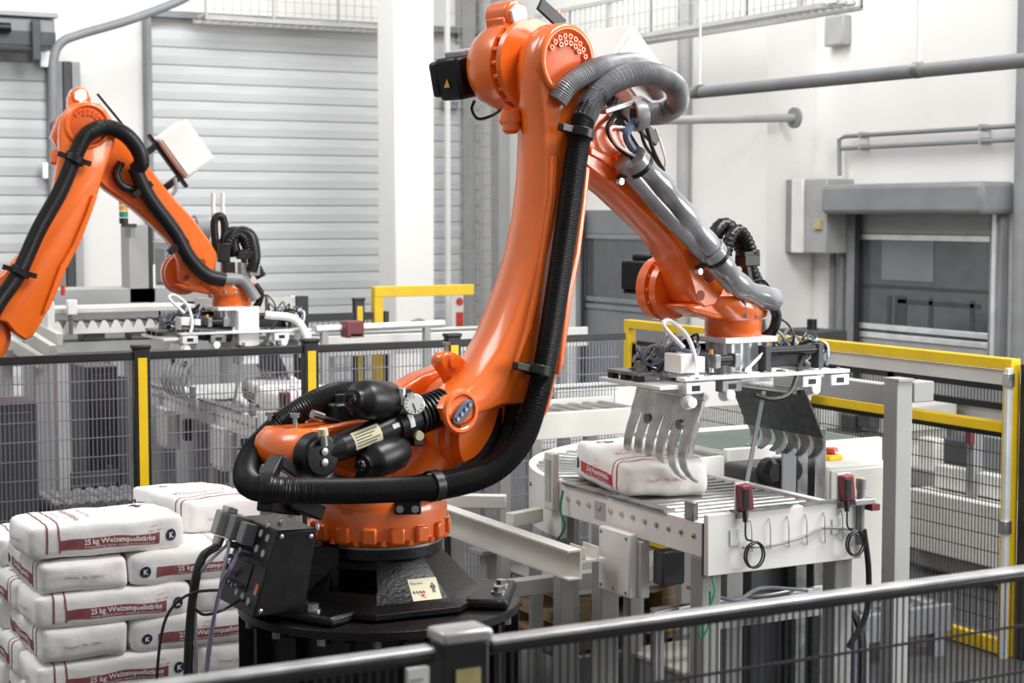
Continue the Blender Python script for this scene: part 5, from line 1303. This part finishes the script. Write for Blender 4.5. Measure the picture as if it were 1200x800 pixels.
MB().cyl((-.38, -.14, -.14), (-.06, -.14, -.17), .05, 14).build('air_cylinder', 'black', g2)
# its conveyors and bags
off = Vector((-.33, 4.0, 0))
c = copy_tree(conv); c.location = conv.location + off; c['label'] = 'white roller conveyor end nearest the middle fence, rear left cell'
c = copy_tree(conv); c.location = conv.location + off + Vector((0, LS + .045, 0)); c['label'] = 'white roller conveyor under the rear left gripper, behind the fence mesh'
for ch in list(c.children):
    if ch.name.split('.')[0] in ('front_panel', 'optical_sensor', 'panel_cable', 'cable_loop', 'reflector_post', 'post_cap', 'post_clamp', 'small_sensor', 'earth_wire'):
        for g_ in list(ch.children): bpy.data.objects.remove(g_)
        bpy.data.objects.remove(ch)
place_bag(MAROON_BAGS[0], C0.x + off.x + .42, C0.y + off.y + .80, ZC - .006, R(80), 'white paper bag on the rear left conveyor behind the fence')
place_bag(MAROON_BAGS[1], C0.x + off.x + .46, C0.y + off.y + .24, ZC - .006, R(3), 'white paper bag at the near end of the rear left conveyor')

# ------------------------------------------------------------------ machinery behind the rear robot
YQ = 13.6
def bx(px0, px1, py0, py1, y, dep, name, m, parent, base, bevel=.006):
    a = PY(px0, py1, y) - base; b = PY(px1, py0, y) - base
    return MB().bb(a.x, b.x, 0, dep, a.z, b.z).build(name, m, parent, bevel=bevel)
b0 = Vector((PY(60, 385, YQ).x, YQ, 0)); t = thing('infeed_conveyor', b0, 'cream infeed conveyor with scalloped guard plate behind the rear robot', 'conveyor')
bx(58, 232, 357, 368, YQ, .5, 'upper_rail', 'cream', t, b0); bx(60, 228, 396, 415, YQ - .02, .3, 'lower_rail', 'lgrey', t, b0 + Vector((0, 0, 0)))
a, b = PY(60, 392, YQ - .05) - b0, PY(222, 372, YQ - .05) - b0
n = 12; pts = [Vector((a.x, 0, a.z)), Vector((b.x, 0, a.z))]
st_ = (b.x - a.x)/n
for i in range(n, 0, -1):
    x = a.x + i*st_
    pts += [Vector((x, 0, b.z - .07)), Vector((x - st_*.30, 0, b.z - .01)), Vector((x - st_*.5, 0, b.z)), Vector((x - st_*.70, 0, b.z - .01))]
pts.append(Vector((a.x, 0, b.z - .07)))
MB().prism(pts, (0, -.06, 0), (0, -.045, 0)).build('scalloped_guard', 'white', t, smooth=0)
for i in range(n): MB().cyl((a.x + (i + 1)*st_, -.04, b.z - .05), (a.x + (i + 1)*st_, .5, b.z - .05), .035, 10).build('roller', 'dsteel', t)
for px in (70, 140, 215): bx(px - 5, px + 5, 415, 700, YQ, .08, 'leg', 'lgrey', t, b0).location = (0, 0, 0)
for o in t.children:
    if o.name.startswith('leg'):
        for v in o.data.vertices: v.co.z = max(v.co.z, 0.0) if v.co.z > .3 else 0.0
bx(100, 125, 388, 400, YQ - .05, .2, 'motor', 'dgrey', t, b0); bx(150, 200, 386, 396, YQ + .1, .2, 'motor', 'mgrey', t, b0)
o = MB().cyl(PY(83, 392, YQ - .12) - b0, PY(83, 358, YQ - .12) - b0, .02, 8).build('sensor_rod', 'dsteel', t)
MB().box(PY(84, 360, YQ - .12) - b0, (.08, .06, .12)).build('sensor_head', 'cap', o, bevel=.01)
MB().lathe(PY(74, 346, YQ - .1) - b0, (0, 0, 1), [(0, .018), (.08, .018)], 8).build('red_knob', 'redlens', o)
# rounded cream guard
b0 = Vector((PY(288, 360, 13.0).x, 13.05, 0)); t = thing('curved_guard', b0, 'cream rounded conveyor guard beside the rear gripper', 'guard')
zt, zb2 = PY(300, 350, 12.6).z, PY(300, 378, 12.6).z
rings = []
for k in range(25):
    a = pi + pi*.5*0 - (-pi)*k/24; c, s_ = math.cos(a), math.sin(a); r0, r1 = .42, .45
    rings.append([Vector((r0*c*.9, r0*s_, zb2)), Vector((r1*c*.9, r1*s_, zb2)), Vector((r1*c*.9, r1*s_, zt)), Vector((r0*c*.9, r0*s_, zt))])
MB().ring_loft(rings).build('guard_wall', 'cream', t); MB().lathe((0, 0, zb2 - .04), (0, 0, 1), [(0, .40), (.03, .40)], 32).build('turntable', 'lgrey', t)
MB().lathe((0, 0, 0), (0, 0, 1), [(0, .2), (zb2 - .04, .2)], 20).build('stand', 'lgrey', t)
# left cream lifting table
b0 = Vector((PY(30, 400, 12.2).x, 12.2, 0)); t = thing('outfeed_conveyor', b0, 'cream angled conveyor end below the rear robot elbow', 'conveyor')
for k, (pa_, pb_) in enumerate((((18, 384), (62, 412)), ((5, 398), (50, 425)), ((30, 378), (70, 398)))):
    MB().bar(PY(*pa_, 12.2 + .2*k) - b0, PY(*pb_, 11.6 + .2*k) - b0, .05, .09).build('side_rail', 'cream', t, bevel=.005)
bx(52, 60, 352, 395, 12.3, .4, 'end_plate', 'white', t, b0); bx(0, 60, 405, 420, 12.4, .5, 'table_bed', 'lgrey', t, b0)
for px in (8, 48):
    q = PY(px, 415, 12.4) - b0; MB().bb(q.x - .04, q.x + .04, .2, .28, 0, q.z).build('leg', 'lgrey', t)
# machine column, signal tower, cabinets
b0 = Vector((PY(163, 355, 14.6).x, 14.6, 0)); t = thing('machine_column', b0, 'light grey machine column behind the rear forearm', 'machine')
bx(152, 175, 263, 356, 14.6, .25, 'housing', 'lgrey', t, b0); bx(60, 240, 335, 357, 14.7, .5, 'cross_bed', 'lgrey', t, b0)
bx(176, 181, 250, 356, 14.55, .06, 'black_edge', 'rail', t, b0); bx(182, 186, 310, 356, 14.5, .05, 'white_edge', 'cap', t, b0)
z1 = PY(160, 357, 14.7).z; MB().bb(-.9, .9, .1, .5, 0, z1).build('plinth', 'lgrey', t)
b0 = PY(145, 262, 14.4); t = thing('signal_tower', b0, 'small red amber and green signal tower beside the rear forearm', 'signal light')
hh = PY(145, 232, 14.4).z - b0.z
for k, m in enumerate(('rail', 'green', 'amber', 'redlens')): MB().lathe((0, 0, hh*k/4), (0, 0, 1), [(0, .038), (hh/4 - .006, .038)], 14).build(('tower_base', 'green_lens', 'amber_lens', 'red_lens')[k], m, t)
MB().bb(-.02, .11, -.01, .01, -.03, -.0).build('bracket', 'rail', t); MB().bb(.06, .1, .0, .195, -.12, -.03).build('bracket', 'mgrey', t)
b0 = Vector((PY(225, 345, 15.4).x, 15.4, 0)); t = thing('bag_filler', b0, 'pale machine housing with round drum behind the rear wrist', 'machine')
bx(198, 264, 283, 345, 15.4, .7, 'housing', 'lgrey', t, b0); bx(222, 264, 256, 283, 15.5, .5, 'top_housing', 'cream', t, b0); bx(192, 236, 330, 352, 15.3, .1, 'dark_opening', 'dgrey', t, b0); bx(186, 200, 290, 345, 15.6, .3, 'side_housing', 'mgrey', t, b0)
q = PY(230, 268, 15.45) - b0; MB().cyl(q - Vector((.02, 0, 0)), q + Vector((.1, 0, 0)), .13, 20).build('drum', 'mgrey', t)
bx(237, 252, 290, 306, 15.36, .035, 'white_plate', 'cap', t, b0)
MB().bb(-.4, .55, .1, .6, 0, PY(225, 345, 15.4).z).build('plinth', 'mgrey', t)
# conveyors with sensor box between fence and column
b0 = Vector((PY(425, 375, 12.0).x, 12.0, 0)); t = thing('sensor_bracket', b0, 'dark red sensor box on a pale horizontal bar behind the fence', 'sensor')
bx(406, 427, 376, 396, 12.0, .12, 'sensor_box', 'sensor', t, b0, .01); bx(412, 425, 391, 395, 11.99, .008, 'sensor_label', 'dyellow', t, b0, 0)
MB().cyl(PY(370, 386, 12.1) - b0, PY(520, 379, 12.1) - b0, .03, 10).build('bar', 'alu', t)
MB().tube([PY(470, 384, 12.1) - b0, PY(490, 374, 12.1) - b0, PY(505, 381, 12.1) - b0], .012, 6).build('cable', 'cable', t)
q = PY(500, 381, 12.1) - b0; MB().bb(q.x - .025, q.x + .025, .08, .13, 0, q.z).build('stand', 'lgrey', t)
q = PY(380, 386, 12.1) - b0; MB().bb(q.x - .025, q.x + .025, .08, .13, 0, q.z).build('stand', 'lgrey', t)
zb3 = PY(420, 392, 12.6).z
belt_conveyor(PY(352, 392, 12.4).x, 12.4, 2.6, .55, zb3, 'pale belt conveyor running behind the fence towards the cream column')
# dark cabinets and frames seen through the left mesh
def cabinet(px0, px1, pyt, y, dep, m, label, door=True):
    a = PY(px0, pyt, y); b = PY(px1, pyt, y); b0 = Vector((a.x, y, 0)); t = thing('control_cabinet', b0, label, 'cabinet')
    w_ = b.x - a.x; MB().bb(0, w_, 0, dep, 0, a.z).build('body', m, t, bevel=.01)
    MB().bb(.03, w_ - .03, -.02, -.001, .1, a.z - .05).build('door', m, t, bevel=.006)
    MB().bb(w_ - .09, w_ - .06, -.045, -.021, a.z*.5, a.z*.5 + .14).build('handle', 'dsteel', t, bevel=.005)
    MB().bb(.05, w_ - .05, -.03, -.0205, .2, .3).build('vent', 'mgrey', t)
    return t
cabinet(-70, 44, 476, 9.05, .3, 'dgrey', 'black control cabinet at the left edge behind the fence')
cabinet(100, 138, 430, 11.2, .4, 'dgrey', 'grey cabinet behind the fence left of the yellow striped post')
t = thing('roller_table', (PY(60, 590, 9.3).x, 9.3, 0), 'low dark roller table behind the left fence just above the bag pile', 'conveyor')
zq = PY(100, 590, 9.5).z; L_ = PY(165, 590, 9.5).x - t.location.x
for i in range(8): MB().cyl((.06 + i*L_/8, 0, zq), (.06 + i*L_/8, .5, zq), .045, 12).build('roller', 'dsteel', t)
for y in (-.05, .51): MB().bb(0, L_, y, y + .04, zq - .12, zq - .0).build('side_rail', 'mgrey', t)
for x in (.05, L_ - .1):
    for y in (-.05, .51): MB().bb(x, x + .06, y, y + .04, 0, zq - .12).build('leg', 'mgrey', t)
t = thing('machine_frame', (PY(74, 440, 10.0).x, 10.0, 0), 'grey upright frame post and beams behind the left fence panel', 'frame')
zt = PY(74, 424, 10.0).z
MB().bb(-.04, .03, 0, .07, 0, zt).build('post', 'lgrey', t, bevel=.004)
xx = PY(140, 440, 10.0).x - t.location.x
MB().bb(xx, xx + .05, 0, .07, 0, zt - .1).build('post', 'dgrey', t, bevel=.004)
for zz_ in (.5, 1.0): MB().bb(.03, xx, .02, .06, zz_, zz_ + .07).build('beam', 'dgrey', t)
MB().bb(.031, xx, .07, .3, .72, .98).build('drive_case', 'dgrey', t, bevel=.01)
# ------------------------------------------------------------------ right-hand background
# white cabinet with emergency stop behind the front panel
b0 = Vector((PY(970, 560, 6.0).x, 6.0, 0)); t = thing('switch_cabinet', b0, 'white switch cabinet with red emergency stop behind the conveyor panel', 'cabinet')
w_ = PY(1041, 560, 6.0).x - b0.x; zt = PY(970, 546, 6.0).z; dy = PX(942, 560, b0.x).y - 6.0
MB().bb(0, w_, 0, .42, zt - .62, zt).build('body', 'cream', t, bevel=.012)
MB().bb(.012, w_ - .012, -.012, -.0005, zt - .60, zt - .02).build('door', 'cream', t, bevel=.005)
MB().bb(.10, w_ - .1, .1, .3, 0, zt - .62).build('stand', 'mgrey', t)
es = MB().bb(w_*.30, w_*.30 + .08, .12, .20, zt, zt + .025).build('stop_base', 'yellow', t, bevel=.005)
MB().lathe((w_*.30 + .04, .16, zt + .025), (0, 0, 1), [(0, .02), (.012, .022), (.014, .034), (.028, .03)], 16).build('stop_button', 'redlens', es)
# grey post and top tube
yp = 5.75
b0 = Vector((PY(1051, 560, yp).x, yp, 0)); t = thing('post_frame', b0, 'light grey square steel post with horizontal tube right of the gripper', 'frame')
wp = (PY(1060, 560, yp).x - PY(1042, 560, yp).x)
zt = PY(1051, 446, yp).z
MB().bb(-wp/2, wp/2, -wp/2, wp/2, 0, zt).build('post', 'lgrey', t, bevel=.004)
q = PX(965, 452, b0.x)
MB().bb(-wp/2*.9, wp/2*.9, wp/2 + .001, .85, zt - .11, zt - .02).build('top_tube', 'lgrey', t, bevel=.004)
MB().bb(wp/2 + .001, .16, -.05, .05, zt - .095, zt - .005).build('end_tube', 'lgrey', t, bevel=.004)
MB().bb(.1605, .162, -.04, .04, zt - .085, zt - .015).build('tube_opening', 'rail', t)
MB().bb(-wp/2, wp/2, -wp/2 - .01, wp/2 + .01, zt, zt + .012).build('cap', 'lgrey', t)
for y in (.82,): MB().bb(-wp/2, wp/2, y - wp, y, 0, zt - .11).build('post', 'lgrey', t, bevel=.004)
# dark stoppers and steel uprights under the gripper
b0 = Vector((PY(885, 560, 6.05).x + .10, 6.05, 0)); t = thing('stop_unit', b0, 'dark pneumatic stop unit with steel uprights behind the roller conveyor', 'machine')
MB().bb(-.10, .24, .0, .25, ZC - .16, ZC + .05).build('housing', 'dgrey', t, bevel=.02)
for x in (-.05, .05): MB().lathe((x, -.02, ZC + .04), (0, -1, 0), [(0, .06), (.05, .06), (.07, .04)], 18).build('stop_roller', 'blackp', t)
for x in (.10, .20): MB().bb(x - .03, x + .03, -.08, -.02, 0, ZC + .22).build('upright', 'dsteel' if x < .15 else 'steel', t, bevel=.005)
MB().bb(-.03, .05, -.10, -.09, ZC - .06, ZC + .14).build('stop_plate', 'mgrey', t, bevel=.01)
MB().bb(-.1, .24, .02, .23, 0, ZC - .16).build('stand', 'dgrey', t)
# belt conveyors behind
zb = PY(800, 515, 9.4).z
belt_conveyor(PY(690, 510, 8.6).x, 8.98, 7.12 - PY(690, 510, 8.6).x, .36, ZC + .08, 'long belt conveyor behind the gripper with dark green belt')
yq = 11.2
belt_conveyor(PY(590, 490, yq).x, yq, 7.12 - PY(590, 490, yq).x, .8, PY(800, 492, yq).z, 'far belt conveyor seen below the wrist, near the yellow post')
q = PY(697, 485, yq - .08)
t = thing('light_barrier', (q.x, q.y, 0), 'small red light barrier post on the far conveyor', 'sensor')
MB().bb(-.03, .03, -.03, .03, 0, q.z).build('post', 'alu', t, bevel=.004); MB().bb(-.035, .035, -.045, -.031, q.z - .12, q.z + .04).build('red_lens', 'redlens', t)
q = PY(682, 500, yq - .1); MB().bb(0, 0.05, -.05, 0, 0, 0.1)
t = thing('roller_conveyor', (PX(735, 520, 4.2).x, 7.75, 0), 'cream roller conveyor with grey rollers behind the curved section', 'conveyor')
t.location = (PY(560, 520, 8.0).x, 7.78, 0); L_ = 1.05
for y in (0, .55): MB().bb(0, L_, y, y + .035, ZC - .02, ZC + .12).build('side_rail', 'cream', t, bevel=.004)
for i in range(10): MB().cyl((.06 + i*.1, .036, ZC + .075), (.06 + i*.1, .55, ZC + .075), .027, 12).build('roller', 'roller', t)
for x in (.05, .24):
    for y in (.02, .565): MB().bb(x - .03, x + .03, y - .019, y + .019, 0, ZC - .02).build('leg', 'leg', t)
# wrapping machine behind the yellow fence
b0 = Vector((9.0, 9.6, 0)); t = thing('wrapping_machine', b0, 'grey and white wrapping machine seen through the right mesh fence', 'machine')
def bxx(px0, px1, py0, py1, x, dep, name, m, bevel=.008):     # box on a plane facing the cell
    a = PX(px0, py1, x); b = PX(px1, py0, x)
    y0, y1 = sorted((a.y, b.y)); z0, z1 = sorted((a.z, b.z))
    return MB().bb(x - b0.x, x + dep - b0.x, y0 - b0.y, y1 - b0.y, max(z0, 0), z1).build(name, m, t, bevel=bevel)
bxx(1062, 1180, 568, 600, 8.6, .5, 'roller_bed', 'lgrey'); bxx(1062, 1180, 596, 640, 8.4, .9, 'lower_bed', 'white')
bxx(1070, 1176, 636, 660, 8.5, .7, 'bed_frame', 'lgrey'); bxx(1100, 1135, 518, 560, 8.8, .3, 'motor_case', 'dgrey'); bxx(1150, 1180, 515, 562, 8.8, .3, 'motor_case', 'mgrey')
bxx(1131, 1141, 503, 615, 8.5, .1, 'sensor_post', 'mgrey'); bxx(1130, 1138, 504, 520, 8.45, .04, 'red_sensor', 'sensor')
bxx(1075, 1095, 515, 575, 8.7, .12, 'white_bracket', 'white'); bxx(1062, 1180, 440, 462, 10.2, .6, 'top_cover', 'mgrey'); bxx(1062, 1180, 462, 520, 10.3, .6, 'back_panel', 'cream')
bxx(1062, 1190, 660, 760, 8.6, .6, 'plinth', 'mgrey')
bxx(1095, 1180, 560, 570, 8.55, .1, 'front_rail', 'white')
b0 = Vector((9.4, 12.0, 0)); t = thing('packing_line', b0, 'pale packing machinery behind the yellow fence left of the steel post', 'machine')
bxx(940, 1036, 478, 492, 9.4, .8, 'cover', 'cream'); bxx(960, 975, 470, 500, 9.3, .1, 'white_post', 'cap'); bxx(985, 1000, 487, 505, 9.3, .2, 'dark_unit', 'dgrey'); bxx(1005, 1020, 483, 500, 9.3, .2, 'dark_unit', 'dgrey')
bxx(940, 1036, 492, 540, 9.5, .7, 'bed', 'white'); bxx(985, 1010, 478, 488, 9.35, .04, 'wood_batten', 'wood'); bxx(930, 1040, 540, 640, 9.6, .6, 'plinth', 'lgrey')
# black unit on the wall side
b0 = PX(955, 392, 10.6); t = thing('motor_unit', (b0.x, b0.y, 0), 'small black motor unit behind the yellow rail below the wall', 'machine')
MB().bb(-.2, .2, -.25, .35, 0, b0.z + .05).build('housing', 'dgrey', t, bevel=.01); MB().lathe((0, .05, b0.z + .05), (0, 0, 1), [(0, .05), (.1, .05)], 12).build('terminal', 'rail', t)
# ------------------------------------------------------------------ low pallet line beneath
zpl = .32
t = thing('pallet_line', (4.42, 7.5, 0), 'low grey pallet roller line on the floor behind the conveyor legs', 'conveyor')
for y in (0, .86): MB().bb(0, 2.6, y, y + .06, .14, zpl - .02).build('side_rail', 'mgrey', t, bevel=.004)
for i in range(17): MB().cyl((.08 + i*.152, .061, zpl - .05), (.08 + i*.152, .859, zpl - .05), .05, 12).build('roller', 'dsteel', t)
for x in (.1, 1.3, 2.5):
    for y in (0, .86): MB().bb(x - .04, x + .04, y, y + .06, 0, .14).build('leg', 'mgrey', t)
for k in range(2): pallet(4.45, 7.55, zpl + .001 + k*.141, 1.2, .8, ('lower of two stacked wooden pallets on the low line', 'upper of two stacked wooden pallets on the low line')[k])
tag(MB().bb(4.45, 5.65, 7.55, 8.35, zpl + .284, zpl + .30).build('cover_sheet', mat('grey_board', (.16, .15, .14), .7, var=.1, vs=3), bevel=.004), 'flat grey cover board lying on the stacked pallets', 'board')
t = thing('cable_ladder', (3.80, 5.6, 0), 'wire cable ladder with loose cables under the roller conveyor', 'cable tray')
zcl = .95
for y in (0, .22): MB().bb(0, 1.0, y - .01, y + .01, zcl - .03, zcl + .03).build('side_rail', 'steel', t)
for i in range(12): MB().bb(.03 + i*.085, .04 + i*.085, 0, .22, zcl - .02, zcl - .01).build('rung', 'steel', t)
rnd = random.Random(9)
for k in range(9):
    y = .02 + k*.022
    MB().tube([(0, y, zcl + .01), (.25, y + rnd.uniform(-.03, .03), zcl + .03), (.55, y + rnd.uniform(-.03, .03), zcl + rnd.uniform(0, .04)), (.8, y, zcl + .02), (.93, y - .02, zcl - .1), (.94, y - .04, zcl - .35), (.93, y - .02, .03)], .009, 6).build('cable', ('cable', 'cable', 'rail', 'cap', 'pcable')[k % 5], t)
for x in (.05, .90): MB().bb(x - .02, x + .02, .23, .27, 0, zcl).build('support', 'steel', t)
t = thing('pallet_stop', (PZ(960, 740, .5).x, PZ(960, 740, .5).y, 0), 'short yellow post with rail under the conveyor', 'stop')
MB().bb(-.03, .03, -.03, .03, 0, .62).build('post', 'yellow', t, bevel=.004); MB().bb(-.9, -.031, .2, .26, .55, .61).build('rail', 'yellow', t, bevel=.004); MB().bb(-.031, .03, .031, .26, .55, .61).build('rail', 'yellow', t, bevel=.004)
t = thing('floor_crate', (PZ(890, 775, .35).x, PZ(890, 775, .35).y, 0), 'low pale box with lid on the floor under the conveyor', 'crate')
MB().bb(-.45, .45, 0, .5, 0, .33).build('body', 'lgrey', t, bevel=.01); MB().bb(-.47, .47, -.02, .52, .331, .36).build('lid', 'cream', t, bevel=.008)
